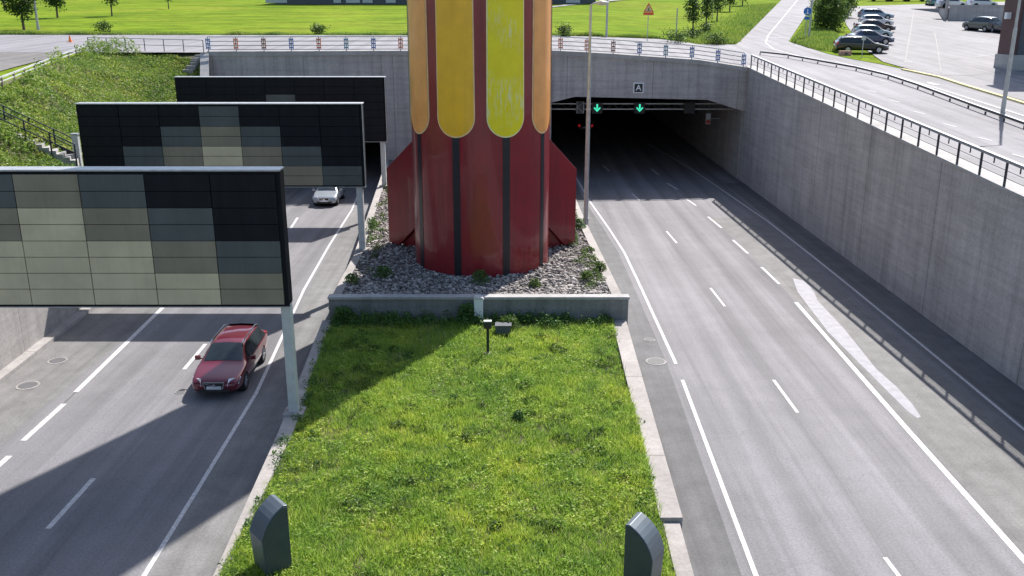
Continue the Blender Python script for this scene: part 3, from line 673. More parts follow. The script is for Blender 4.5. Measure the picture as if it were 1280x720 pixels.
# a few single plants one can point at
def plant(x_, y_, z_, r_, h_, k, label, mat='weed', sz=.11, name='weed_plant'):
    pr = thing(name, label, 'plant', (x_, y_, z_))
    s_ = MB(); tips = []
    for i in range(7):
        a = random.uniform(0, 6.28); tp = (x_ + r_ * .6 * math.cos(a), y_ + r_ * .6 * math.sin(a), z_ + h_ * random.uniform(.5, .95)); tips.append(tp)
        s_.tube([(x_, y_, z_ - .03), ((x_ + tp[0]) / 2, (y_ + tp[1]) / 2, z_ + h_ * .4), tp], [.014, .01, .005], 5)
    s_.build('stem', M['bark'], pr)
    a = RNG.uniform(0, 2 * np.pi, k); e = RNG.uniform(0, 1, k); rr_ = r_ * np.sqrt(RNG.random(k)) * (1.1 - .6 * e)
    q = np.stack([x_ + rr_ * np.cos(a), y_ + rr_ * np.sin(a), z_ + h_ * e], 1); V_, F_ = leaf_geo(q, RNG.uniform(sz * .6, sz * 1.5, k), .5, .5)
    fastmesh('foliage', V_, F_, M[mat], pr, (x_, y_, z_)); return pr
q = G(648, 524, GZ); plant(q[0], q[1], GZ, .22, .28, 220, 'small round dark weed in the middle of the grass')
q = G(568, 500, GZ); plant(q[0], q[1], GZ, .25, .16, 160, 'flat broad-leaved weed in the grass below the tower')
q = G(385, 395, GZ); plant(-1.9, 35.9, GZ, .5, .85, 700, 'dark bushy weed against the low wall left of the white cabinet')
plant(-.15, 35.1, GZ, .6, .55, 600, 'pale leafy weed beside the black marker post', 'bush_leaf')
q = G(428, 405, GZ); plant(-7.0, 35.9, GZ, .6, .7, 800, 'dark bushy weed at the left end of the low wall')
q = G(845, 200); 
gp = [(480, 345, 'round dark green weed among the stones left of the tower', .5, .45), (553, 335, 'spindly weed at the foot of the tower near its left black stripe', .3, .8), (600, 352, 'grey green weed on the stones at the centre foot of the tower', .45, .5),
      (668, 357, 'bright weed on the stones just behind the low wall', .3, .3), (733, 350, 'bright leafy weed on the stones at the right corner of the low wall', .38, .4), (750, 338, 'pale weed beside the right kerb wall nearest the low wall corner', .35, .4),
      (714, 300, 'weed growing against the right fin of the tower', .4, .6), (465, 290, 'tall thin weeds on the stones by the left kerb wall', .4, .8), (724, 285, 'green weed between the right fin and the lamp post', .4, .5), (440, 352, 'dark weed at the left corner of the stones', .4, .35)]
for (px, py, lb, r_, h_) in gp:
    q = G(px, py, VZ); plant(q[0], q[1], VZ, r_, h_, int(260 * r_ / .3), lb, 'bush_leaf' if 'bright' in lb or 'pale' in lb else 'weed', .10)
pts = [(xi(vr, y_) - random.uniform(.0, .9), y_, VZ) for y_ in [random.uniform(36.8, 60) for _ in range(60)]] + [(xi(vl, y_) + random.uniform(.05, .8), y_, VZ) for y_ in [random.uniform(40, 66) for _ in range(45)]]
V1, F1 = weeds_at(pts, .22, .3, 50, .09)
tag(fastmesh('stone_bed_weeds', V1, F1, M['bush_leaf']), 'scattered weeds growing on the edges of the stone bed', 'weeds', None, 'stuff')
pts = [(xi(glo, y_) + random.uniform(.25, .6), y_, GZ) for y_ in [random.uniform(17, 35) for _ in range(60)]]
V1, F1 = weeds_at(pts, .16, .3, 40, .07)
tag(fastmesh('kerb_edge_weeds', V1, F1, M['weed']), 'weeds leaning over the kerb at the left edge of the grass', 'weeds', None, 'stuff')

# ---- loose stones
ico = []
bm = bmesh.new(); bmesh.ops.create_icosphere(bm, subdivisions=1, radius=1.0); iv_ = np.array([v.co[:] for v in bm.verts]); if_ = np.array([[v.index for v in f.verts] for f in bm.faces]); bm.free()
n = 22000; y = 36.7 + (68 - 36.7) * RNG.random(n) ** 1.5; xl = np.interp(y, [p[1] for p in vl], [p[0] for p in vl]); xr = np.interp(y, [p[1] for p in vr], [p[0] for p in vr])
x = xl + (xr - xl) * RNG.random(n); s_ = np.clip(RNG.lognormal(-2.95, .42, n), .025, .16)
V = iv_[None] * RNG.uniform(.62, 1.15, (n, len(iv_), 1)); V = V * np.stack([s_ * RNG.uniform(.9, 1.5, n), s_, s_ * RNG.uniform(.5, .9, n)], 1)[:, None, :]
an = RNG.uniform(0, 6.28, n); ca, sa = np.cos(an)[:, None], np.sin(an)[:, None]; vx = V[..., 0] * ca - V[..., 1] * sa; vy = V[..., 0] * sa + V[..., 1] * ca
V = np.stack([vx + x[:, None], vy + y[:, None], V[..., 2] + (VZ - .08 + RNG.uniform(0, .08, n))[:, None]], 2)
Fs = (if_[None] + (np.arange(n) * len(iv_))[:, None, None]).reshape(-1, 3)
tag(fastmesh('loose_stones', V.reshape(-1, 3), Fs, M['loose_stone']), 'bed of loose pale grey stones around the foot of the tower', 'stones', None, 'stuff')

# ================================================================== THE ROCKET TOWER
CX, CY, CR, HT = -1.45, 42.75, 3.2, 31.0
tw = thing('tower', 'maroon rocket shaped tower with long orange and yellow petals and black stripes', 'tower', (CX, CY, VZ))
def cyl_pt(a, r_, z): return (CX + r_ * math.sin(a), CY - r_ * math.cos(a), z)
mb = MB(); prof = [(CR, VZ - .2), (CR, 6), (CR, 10), (CR, 14), (CR, 20), (CR, 25), (CR, HT), (CR * .8, HT + 3), (CR * .45, HT + 6), (.05, HT + 8.5)]
nseg = 96
vs = [cyl_pt(2 * math.pi * k / nseg, r_, z) for r_, z in prof for k in range(nseg)]
mb.add(vs, [(i * nseg + k, i * nseg + (k + 1) % nseg, (i + 1) * nseg + (k + 1) % nseg, (i + 1) * nseg + k) for i in range(len(prof) - 1) for k in range(nseg)])
b_ = mb.build('body', M['maroon'], tw, smooth=True)
def patch(out, a0f, a1f, zs, r_, na=8, mi=0):
    vs = [cyl_pt(a0f(z) + (a1f(z) - a0f(z)) * k / na, r_, z) for z in zs for k in range(na + 1)]
    out.add(vs, [(i * (na + 1) + k, i * (na + 1) + k + 1, (i + 1) * (na + 1) + k + 1, (i + 1) * (na + 1) + k) for i in range(len(zs) - 1) for k in range(na)], mi)
def petal_outline(ctr, half, zb, zt_):
    Rr = half * CR; pts = []
    for k in range(0, 13):
        ph = math.pi * k / 12; pts.append((ctr - half * math.cos(ph), zb + Rr - Rr * math.sin(ph)))
    left = [(ctr - half * (1 - .12 * s), zb + Rr + (zt_ - zb - Rr) * s) for s in (1, .8, .6, .4, .2)]
    right = [(ctr + half * (1 - .12 * s), zb + Rr + (zt_ - zb - Rr) * s) for s in (.2, .4, .6, .8, 1)]
    return left + pts + right
base_dir = math.atan2(0 - CX, CY)                          # azimuth of the camera as seen from the tower axis
base_dir = math.radians(2.0)
cols = {-60: 'petal_orange', -20: 'petal_amber', 20: 'petal_yellow', 60: 'petal_orange', 100: 'petal_amber', 140: 'petal_yellow', 180: 'petal_orange', 220: 'petal_amber', 260: 'petal_yellow'}
for dg, cm in cols.items():
    ctr = R(dg) + base_dir; half = R(15.6); zb = 8.18; zt_ = 28.0; Rr = half * CR
    def hw(z, g=0.0):
        h_ = half * (1 - .10 * max(0, (z - zb - Rr) / (zt_ - zb)))
        if z < zb + Rr: h_ = half * math.sqrt(max(0.0, 1 - ((zb + Rr - z) / Rr) ** 2))
        return max(0.0, h_ - g)
    zs = [zb + Rr * (1 - math.cos(math.pi / 2 * k / 10)) for k in range(11)] + [10, 12, 14, 17, 20, 24, zt_]
    e = MB(); patch(e, lambda z: ctr - hw(z), lambda z: ctr + hw(z), zs, CR + .035, 10)
    patch(e, lambda z: ctr - hw(z), lambda z: ctr - hw(z) + 1e-5, zs, CR, 1)
    rim_v = []                                              # side walls of the raised petal
    oz = zs; L_ = [(ctr - hw(z), z) for z in reversed(oz)] + [(ctr + hw(z), z) for z in oz[1:]]
    vs = [cyl_pt(a, CR - .01, z) for a, z in L_] + [cyl_pt(a, CR + .035, z) for a, z in L_]; n_ = len(L_)
    e.add(vs, [(i, i + 1, i + 1 + n_, i + n_) for i in range(n_ - 1)])
    pe = e.build('petal', M['petal_edge_y'] if cm == 'petal_yellow' else M['petal_edge'], tw, smooth=False)
    pe['label'] = {'petal_orange': 'orange petal', 'petal_amber': 'amber yellow petal', 'petal_yellow': 'weathered lemon yellow petal'}[cm]
    g = R(0.95)
    zs2 = [zb + .06 + (Rr - .06) * (1 - math.cos(math.pi / 2 * k / 10)) for k in range(11)] + [10, 12, 14, 17, 20, 24, zt_]
    def hw2(z):
        if z < zb + Rr: return (half - g) * math.sqrt(max(0.0, 1 - ((zb + Rr - z) / (Rr - .06)) ** 2))
        return hw(z) - g
    f_ = MB(); patch(f_, lambda z: ctr - hw2(z), lambda z: ctr + hw2(z), zs2, CR + .052, 10)
    f_.build('petal_face', M[cm], pe, smooth=True)
    s_ = MB(); patch(s_, lambda z: ctr - R(3.0), lambda z: ctr + R(3.0), [VZ - .1, 4.74, zb + .1], CR + .012, 2)
    s_.build('stripe', M['black_stripe'], tw, smooth=True)
# fins: swept plates with a cut-away foot, plus the recessed inner plate
for sgn, ad in ((-1, -124), (1, 124), (0, 180)):
    a = R(ad); ux, uy = math.sin(a), -math.cos(a); RO = 5.5 if sgn > 0 else 5.72
    def fp(r_, z, o): return (CX + ux * r_ - uy * o, CY + uy * r_ + ux * o, z)
    poly = [(CR - .05, 8.1), (RO, 5.85), (RO, 2.05), (RO - .67, 1.98), (CR - .05, 3.75)]
    mb = MB(); n_ = len(poly); vs = [fp(r_, z, -.26) for r_, z in poly] + [fp(r_, z, .26) for r_, z in poly]
    mb.add(vs, [tuple(range(n_)), tuple(range(n_, 2 * n_))[::-1]] + [(i + n_, (i + 1) % n_ + n_, (i + 1) % n_, i) for i in range(n_)])
    fo = mb.build('fin', M['maroon'], tw, bevel=0.02)
    poly = [(CR - .05, 3.9), (RO - .72, 2.3), (RO - .77, 1.9), (CR - .05, 1.9)]
    mb = MB(); n_ = 4; vs = [fp(r_, z, -.05) for r_, z in poly] + [fp(r_, z, .05) for r_, z in poly]
    mb.add(vs, [tuple(range(n_)), tuple(range(n_, 2 * n_))[::-1]] + [(i + n_, (i + 1) % n_ + n_, (i + 1) % n_, i) for i in range(n_)])
    mb.build('fin_foot', M['maroon'], fo)

# ================================================================== LIGHT-SCREEN SIGN BOARDS OVER THE LEFT ROAD
def board(xr_, Y, zb, zt_, shift, post_x, post_z, label, CW=1.94):
    W_ = 7 * CW + .22; xl_ = xr_ - W_; D_ = .55
    g = thing('screen_board', label, 'screen board', (post_x, Y + .3, post_z), 0, 'shaded cladding boards spanning the left road')
    MB().box(xl_, xr_, Y + .02, Y + D_, zb, zt_).build('frame', M['tile0'], g, bevel=0.02)
    MB().box(xl_ - .03, xr_ + .03, Y - .05, Y + D_ + .03, zt_ + .003, zt_ + .055).build('top_cap', M['steel'], g, bevel=0.01)
    mb = MB(); rows = 8; rh = (zt_ - zb - .14) / rows
    for c_ in range(7):
        d_ = abs(c_ - 3)
        for r_ in range(rows):
            sh_ = max(0, min(3, r_ // 2 + shift - d_)); x0 = xl_ + .11 + c_ * CW; z1_ = zt_ - .08 - r_ * rh
            jit = random.uniform(0, .004)
            mb.box(x0 + .014, x0 + CW - .014, Y - .055 - jit, Y + .018, z1_ - rh + .010, z1_ - .010, sh_)
    mb.build('cladding', [M['tile0'], M['tile1'], M['tile2'], M['tile3']], g)
    MB().box(xr_ + .002, xr_ + .035, Y - .035, Y + .01, zb, zt_).build('edge_trim', M['tile0'] if shift == 2 else M['steel'], g)
    MB().box(xl_ - .05, xr_ + .04, Y - .055, Y + .1, zb - .03, zb - .003).build('bottom_trim', M['steel'], g)
    p = MB().box(post_x - .15, post_x + .15, Y + .12, Y + .42, post_z - .1, zb - .003); p.build('post', M['steel_pale'], g, bevel=0.015)
    MB().box(post_x - .32, post_x + .32, Y - .05, Y + .6, post_z - .1, post_z + .10).build('base_plate', M['kerb'], g, bevel=0.02)
    lx = xl_ + .45; MB().box(lx - .15, lx + .15, Y + .12, Y + .42, 4.3, zb + .3).build('post', M['steel_pale'], g)
board(-6.88, 26.75, 4.72, 8.90, 2, -7.02, 1.0, 'nearest and largest screen board, pale stepped tiles on black, over the left road')
board(-7.13, 43.85, 5.28, 9.21, 1, -7.45, 2.0, 'middle screen board with a pyramid of grey and beige tiles', 1.905)
board(-8.38, 61.3, 5.10, 9.28, 0, -8.70, 2.0, 'farthest screen board, almost all black with one grey tile showing')

# ================================================================== LAMPS, SIGNS, SMALL THINGS
def lamp(name, label, x_, y_, z0, h, arm=(1, 0), split=.45, r0=.11, arml=.9, group=None):
    g = thing(name, label, 'street lamp', (x_, y_, z0), 0, group)
    MB().tube([(x_, y_, z0 - .05), (x_, y_, z0 + .35)], r0 * 1.25, 12).build('base', M['steel'], g, smooth=False)
    MB().tube([(x_, y_, z0), (x_, y_, z0 + h * split), (x_, y_, z0 + h * split + .15), (x_, y_, z0 + h)], [r0, r0 * .85, r0 * .62, r0 * .5], 12).build('pole', M['steel'], g)
    ax, ay = arm
    MB().tube([(x_, y_, z0 + h - .02), (x_ + ax * arml * .4, y_ + ay * arml * .4, z0 + h + .08), (x_ + ax * arml, y_ + ay * arml, z0 + h + .1)], .035, 8).build('arm', M['steel'], g)
    hd = MB(); hx, hy = x_ + ax * (arml + .3), y_ + ay * (arml + .3)
    hd.tube([(x_ + ax * arml * .9, y_ + ay * arml * .9, z0 + h + .1), (hx - ax * .1, hy - ay * .1, z0 + h + .11), (hx + ax * .35, hy + ay * .35, z0 + h + .09)], [.05, .13, .06], 8)
    hd.build('luminaire', M['steel_pale'], g, smooth=True); return g
q = G(732, 280, VZ); lamp('street_lamp', 'tall two-stage lamp post on the kerb wall right of the tower', q[0], q[1], VZ, 11.75, (1, 0), .59, .13, .3)
q = GT(1252, 148); lamp('street_lamp', 'lamp post beside the upper road at the right edge, casting a shadow on the road', q[0], q[1], T(*q), 9.5, (-1, -.2), .5, .12)
q = GT(758, 47); lamp('street_lamp', 'lamp post at the meadow edge behind the portal', q[0], q[1], T(*q), 11.5, (-1, 0), .5, .11)
q = GT(1011, 48); lamp('street_lamp', 'lamp post on the verge next to the round blue sign', q[0], q[1], T(*q), 9.0, (-1, 0), .5, .11)
q = GT(48, 37); lamp('street_lamp', 'pale lamp post among the trees at the top left', q[0], q[1], T(*q), 9.0, (1, 0), .5, .14)

q = GT(1006, 50); z = T(*q); g = thing('road_sign', 'round blue road sign on a grey pole at the junction verge', 'road sign', (q[0], q[1], z))
MB().tube([(q[0], q[1], z), (q[0], q[1], z + 3.3)], .05, 8).build('pole', M['steel'], g)
MB().tube([(q[0], q[1] - .05, z + 2.95), (q[0], q[1] - .09, z + 2.95)], .42, 24).build('disc', M['blue'], g)
mb = MB(); mb.box(q[0] - .05, q[0] + .05, q[1] - .10, q[1] - .093, z + 2.75, z + 3.2).box(q[0] - .2, q[0] + .2, q[1] - .10, q[1] - .093, z + 2.68, z + 2.75); mb.build('symbol', M['white'], g)
MB().box(q[0] - .28, q[0] + .28, q[1] - .08, q[1] - .05, z + 2.1, z + 2.4).build('plate', M['blue'], g)

q = GT(809, 52, 0); z = T(*q); g = thing('warning_sign', 'orange and red triangular roadworks warning sign at the meadow edge', 'road sign', (q[0], q[1], z))
MB().tube([(q[0], q[1], z), (q[0], q[1], z + 3.5)], .035, 8).build('pole', M['steel'], g)
MB().extrude_y([(q[0] - .5, z + 2.75), (q[0] + .5, z + 2.75), (q[0], z + 3.65)], q[1] - .08, q[1] - .05).build('triangle', M['red'], g)
MB().extrude_y([(q[0] - .36, z + 2.83), (q[0] + .36, z + 2.83), (q[0], z + 3.47)], q[1] - .095, q[1] - .083).build('face', M['yellow_kerb'], g)
mb = MB(); mb.extrude_y([(q[0] - .12, z + 2.88), (q[0] - .02, z + 2.88), (q[0] + .08, z + 3.12), (q[0], z + 3.2)], q[1] - .105, q[1] - .098).extrude_y([(q[0] + .02, z + 2.88), (q[0] + .22, z + 2.88), (q[0] + .12, z + 2.98)], q[1] - .105, q[1] - .098); mb.build('symbol', M['black'], g)
MB().box(q[0] - .5, q[0] + .5, q[1] - .08, q[1] - .05, z + 2.5, z + 2.72).build('lower_board', M['red'], g)
q = GT(845, 46); z = T(*q); g = thing('meadow_post', 'slim bare grey post standing at the meadow edge near the young trees', 'post', (q[0], q[1], z))
MB().tube([(q[0], q[1], z - .1), (q[0], q[1], z + 2.9)], .07, 8).build('pole', M['steel'], g); MB().tube([(q[0], q[1], z + 2.9), (q[0], q[1], z + 3.0)], .09, 8).build('cap', M['steel'], g)
q = GT(88, 53); z = T(*q); g = thing('traffic_cone', 'small orange traffic cone on the road at the top left', 'traffic cone', (q[0], q[1], z))
MB().tube([(q[0], q[1], z + .06), (q[0], q[1], z + .6)], [.15, .04], 12).build('cone', M['orange'], g); MB().box(q[0] - .25, q[0] + .25, q[1] - .25, q[1] + .25, z + .02, z + .065).build('base', M['orange'], g)

# marker post in the grass
x_, y_ = -.91, 32.3
g = thing('marker_post', 'short black post with a dark box on top standing in the grass', 'post', (x_, y_, GZ))
MB().tube([(x_, y_, GZ - .1), (x_, y_, GZ + 1.15)], .055, 10).build('pole', M['black'], g)
MB().box(x_ - .14, x_ + .14, y_ - .09, y_ + .09, GZ + 1.05, GZ + 1.32).build('box', M['black'], g, bevel=0.015)
MB().box(x_ - .15, x_ + .15, y_ - .1, y_ + .1, GZ + 1.322, GZ + 1.35).build('lid', M['steel_pale'], g)
MB().box(x_ - .13, x_ + .13, y_ - .13, y_ + .13, GZ - .1, GZ + .08).build('foot', M['kerb'], g, bevel=0.02)
x_, y_ = -.35, 34.6
g = thing('wire_basket', 'small dark crate half hidden in weeds behind the black marker post', 'crate', (x_, y_, GZ))
mb = MB(); mb.box(x_ - .3, x_ + .3, y_ - .2, y_ + .2, GZ - .05, GZ + .04).box(x_ - .3, x_ - .26, y_ - .2, y_ + .2, GZ + .04, GZ + .38).box(x_ + .26, x_ + .3, y_ - .2, y_ + .2, GZ + .04, GZ + .38).box(x_ - .26, x_ + .26, y_ - .2, y_ - .16, GZ + .04, GZ + .38).box(x_ - .26, x_ + .26, y_ + .16, y_ + .2, GZ + .04, GZ + .38); mb.build('crate_body', M['clad_grey'], g)
MB().box(x_ - .33, x_ + .33, y_ - .23, y_ + .23, GZ + .382, GZ + .42).build('rim', M['clad_grey'], g)

# two curved floodlight housings near the camera
def housing(px, py, label, rz, mirror, hgt):
    q = G(px, py, GZ); g = thing('floodlight_housing', label, 'floodlight housing', (q[0], q[1], GZ - .05), rz, 'curved steel housings in the grass')
    g['_local'] = 1
    W_ = .68; H_ = hgt; pr = [(0, 0), (W_ * .92, 0), (W_, H_ * .60)]
    for k in range(1, 8):
        q0, q1, q2, a = (W_, H_ * .60), (W_ * .84, H_ * .88), (.10, H_), k / 7
        pr.append(tuple((1 - a) ** 2 * q0[i] + 2 * a * (1 - a) * q1[i] + a * a * q2[i] for i in (0, 1)))
    pr += [(0, H_ * .985)]
    sx = -1 if mirror else 1; pr = [(sx * (p[0] - W_ / 2), p[1]) for p in pr]
    mb = MB().extrude_y(pr, -.32, .32); mb.build('shell', M['box_blue'], g, bevel=.012)
    inner = [(p[0] * .93, p[1] * .965 + .02) for p in pr]
    MB().extrude_y(inner, -.338, -.322).build('side_panel', M['box_dark'], g)
    MB().box(-W_ / 2 - .05, W_ / 2 + .05, -.42, .42, -.12, .04).build('plinth', M['kerb'], g); return g
housing(341, 712, 'blue grey curved housing at the bottom left of the grass', R(40), True, 1.78)
housing(803, 738, 'blue grey curved housing at the bottom right of the grass, its top edge sunlit', R(-32), False, 1.80)

# manhole covers
def manhole(px, py, r_, label):
    q = G(px, py); g = thing('manhole_cover', label, 'manhole cover', (q[0], q[1], 0))
    MB().tube([(q[0], q[1], 0.004), (q[0], q[1], 0.018)], r_, 24).build('ring', M['conc_left'], g)
    MB().tube([(q[0], q[1], 0.006), (q[0], q[1], 0.026)], r_ * .80, 24).build('lid', M['seam'], g)
manhole(72, 451, .38, 'round manhole cover on the left shoulder, the farther one by the wall')
manhole(35, 482, .42, 'round manhole cover on the left shoulder, the nearer one by the wall')
manhole(820, 452, .42, 'manhole cover on the dark shoulder of the right road, the nearer and larger one')
manhole(812, 425, .25, 'small manhole cover on the dark shoulder of the right road, farther up')
manhole(226, 490, .2, 'small drain lid between the lanes beside the red car')

# portal sign with the letter A
def flat_text(txt, size, loc, mat, parent, name='letter', ext=.006):
    cu = bpy.data.curves.new(name, 'FONT'); cu.body = txt; cu.size = size; cu.align_x = 'CENTER'; cu.align_y = 'CENTER'; cu.extrude = ext; cu.offset = size * .02
    to = bpy.data.objects.new(name, cu); col.objects.link(to); bpy.context.view_layer.update()
    me = bpy.data.meshes.new_from_object(to); bpy.data.objects.remove(to)
    me.transform(Matrix.Rotation(math.pi / 2, 4, 'X')); me.materials.clear(); me.materials.append(mat)
    o = bpy.data.objects.new(name, me); col.objects.link(o); o.parent = parent; o.location = Vector(loc) - parent.location; return o
ax, az = 10.18, 7.55
g = thing('letter_sign', 'square black sign with a white border and white letter A on the portal face', 'sign', (ax, YF - .02, az))
MB().box(ax - .42, ax + .42, YF - .10, YF - .004, az - .42, az + .42).build('border', M['white'], g, bevel=.02)
MB().box(ax - .33, ax + .33, YF - .115, YF - .102, az - .33, az + .33).build('panel', M['black'], g)
flat_text('A', .62, (ax, YF - .125, az), M['white'], g)

# lane signal gantry just inside the right tube
gy = 78.6
g = thing('signal_gantry', 'beam with green arrow lane signals inside the right tunnel mouth', 'signal gantry', (10, gy, 5.6))
MB().bar((3.25, gy, 5.95), (18.9, gy, 5.95), .09, .09).bar((3.25, gy, 5.50), (18.9, gy, 5.50), .09, .09).build('beam', M['steel'], g)
mb = MB()
for k in range(14): a = 3.6 + k * 1.1; mb.bar((a, gy, 5.5), (a + .55, gy, 5.95), .04, .04).bar((a + .55, gy, 5.95), (a + 1.1, gy, 5.5), .04, .04)
mb.build('bracing', M['clad_grey'], g)
def signal(px, lit):
    x_ = (px - 640) / F_PX * (gy * cP + (CAM_H - 5.65) * sP)
    s_ = MB().box(x_ - .45, x_ + .45, gy - .35, gy - .1, 5.15, 6.1).build('signal_head', M['black'], g, bevel=.02)
    if lit:
        a = MB(); yy0, yy1 = gy - .37, gy - .352
        a.extrude_y([(x_ - .07, 5.55), (x_ + .07, 5.55), (x_ + .07, 5.95), (x_ - .07, 5.95)], yy0, yy1)
        a.extrude_y([(x_ - .30, 5.62), (x_ - .22, 5.70), (x_, 5.47), (x_ + .22, 5.70), (x_ + .30, 5.62), (x_, 5.30)], yy0, yy1)
        a.build('green_arrow', M['green_lit'], s_)
signal(746, True); signal(799, True); signal(861, False)
x_ = (725 - 640) / F_PX * (gy * cP + (CAM_H - 5.65) * sP)
mb = MB(); mb.box(x_ - .34, x_ + .34, gy - .3, gy - .12, 5.15, 6.2); mb.build('bracket_panel', M['clad_grey'], g)
k_ = MB(); k_.bar((x_ - .28, gy - .32, 5.2), (x_ - .28, gy - .32, 6.15), .05, .03).bar((x_ - .25, gy - .32, 5.68), (x_ + .28, gy - .32, 6.12), .05, .03).bar((x_ - .25, gy - .32, 5.68), (x_ + .28, gy - .32, 5.22), .05, .03).bar((x_ + .28, gy - .32, 5.2), (x_ + .28, gy - .32, 6.15), .05, .03); k_.build('bracket', M['steel_pale'], g)
g = thing('emergency_sign', 'small white and red sign plate projecting from the right tunnel wall', 'sign', (18.1, 84, 3.2))
MB().box(17.65, 18.1, 84, 84.1, 3.6, 4.6).build('plate', M['steel_pale'], g); MB().box(17.7, 18.05, 83.98, 83.998, 3.65, 3.95).build('red_field', M['red'], g)
MB().box(17.7, 18.05, 83.98, 83.998, 4.1, 4.5).build('white_field', M['white'], g); MB().bar((18.1, 84.05, 4.1), (18.9, 84.05, 4.1), .06, .06).build('bracket', M['steel'], g)

# bridge railing with coloured wraps, then the left fences
acc = ['acc_blue', 'acc_red', 'acc_brown', 'acc_blue', 'acc_red', 'acc_teal', 'acc_blue', 'acc_red', 'acc_teal', 'acc_blue', 'acc_red', 'acc_brown', 'acc_red', 'acc_red', 'acc_red', 'acc_brown', 'acc_blue', 'acc_teal', 'acc_blue', 'acc_blue', 'acc_blue', None]
railing('bridge_railing', 'grey railing with red, orange and blue wrapped posts above the tunnel portal', [(x, YF + .35 + SK(x)) for x in top[:-1] + [18.6]], lambda x, y: T(x, 74.2) + 0.12, 2.06, 1.10,
        [(1.07, .07, .09), (.74, .055, .05), (.42, .055, .05), (.12, .05, .05)], [M['rail_grey'], M['steel_pale'], M['rail_grey']], acc)
railing('bank_railing', 'thin grey post and rail fence on top of the green bank beside the portal', [(-34.4, 76.6), (-30, 75.2), (-24.0, 73.3)], lambda x, y: T(x, y), 1.7, 1.0, [(.97, .05, .05), (.5, .04, .04)], [M['rail_dark'], M['rail_grey'], M['rail_grey']], None, (.05, .05))
railing('yard_fence', 'white topped low guard fence climbing along the left bank edge', [(-26.2, 33), (-27.1, 41)] + [GT(*p) for p in ((5, 108), (35, 95), (65, 82.5), (90, 72.5), (113, 64))], lambda x, y: T(x, y), 2.4, .55, [(.50, .09, .07), (.28, .06, .05)], [M['wood'], M['steel_pale'], M['steel_pale']], None, (.09, .09))
# guard rail between road and lay-by on the right: shaded side painted as a dark beam, lit top as a paler cap
P = kl; P = [P[0], *P[1:]]; P = extend(P, 20)
gr_ = thing('guard_rail', 'low steel guard rail, shaded side painted dark, curving between the upper road and the car park lane', 'guard rail', (P[3][0], P[3][1], float(T(*P[3]))))
mb = MB()
for a, b_ in zip(P[:-1], P[1:]):
    mb.bar((a[0], a[1], T(*a) + .27), (b_[0], b_[1], T(*b_) + .29), .07, .11)
mb.build('beam', M['rail_dark'], gr_)
mb = MB()
for a, b_ in zip(P[:-1], P[1:]):
    mb.bar((a[0], a[1], T(*a) + .365), (b_[0], b_[1], T(*b_) + .365), .12, .03)
mb.build('beam_cap', M['rail_grey'], gr_)
tot = 0
for a, b_ in zip(P[:-1], P[1:]):
    L = math.hypot(b_[0] - a[0], b_[1] - a[1]); n = max(1, int(L / 2.2))
    for k in range(n):
        x_ = a[0] + (b_[0] - a[0]) * k / n; y_ = a[1] + (b_[1] - a[1]) * k / n; z = float(T(x_, y_)); MB().box(x_ - .04, x_ + .04, y_ - .04, y_ + .04, z, z + .19).build('post', M['rail_dark'], gr_)

# stairs on the bank
s0 = Vector((-22.2, 46.6, 6.05)); s1 = Vector((-27.3, 45.0, 9.15)); st = thing('stairs', 'narrow outdoor stairs with handrail crossing the green bank at the left edge', 'stairs', tuple(s0))
d = (s1 - s0); n = 18; side = Vector((-d.y, d.x, 0)).normalized() * .6
mb = MB()
for k in range(n):
    a = s0 + d * k / n; b2 = s0 + d * (k + 1) / n
    pl = [a - side, Vector((b2.x, b2.y, 0)) - side, Vector((b2.x, b2.y, 0)) + side, a + side]
    mb.prism([(p.x, p.y) for p in pl], a.z - .35, a.z + d.z / n)
mb.build('steps', M['coping'], st)
mb = MB()
mb.bar(s0 - side * 1.12 + Vector((0, 0, .02)), s1 - side * 1.12 + Vector((0, 0, .02)), .12, .4); mb.build('stringer', M['rail_dark'], st)
for sd_ in (-1.15, 1.15):
    mb = MB(); o_ = side * sd_
    for hh_ in (1.0, .55): mb.bar(s0 + o_ + Vector((0, 0, hh_)), s1 + o_ + Vector((0, 0, hh_)), .05, .05)
    mb.build('handrail', M['rail_dark'], st)
    for k in range(6):
        p = s0 + d * k / 5 + o_; MB().box(p.x - .03, p.x + .03, p.y - .03, p.y + .03, p.z - .3, p.z + 1.0).build('baluster', M['rail_dark'], st)
q = s0 + Vector((-.12, .25, .1)); g = thing('gate_post', 'thick pale post at the foot of the bank stairs', 'post', tuple(q))
MB().box(q.x - .16, q.x + .16, q.y - .12, q.y + .12, q.z - .7, q.z + 1.25).build('post', M['steel_pale'], g, bevel=.02); MB().box(q.x - .2, q.x + .2, q.y - .16, q.y + .16, q.z + 1.252, q.z + 1.32).build('cap', M['steel'], g)

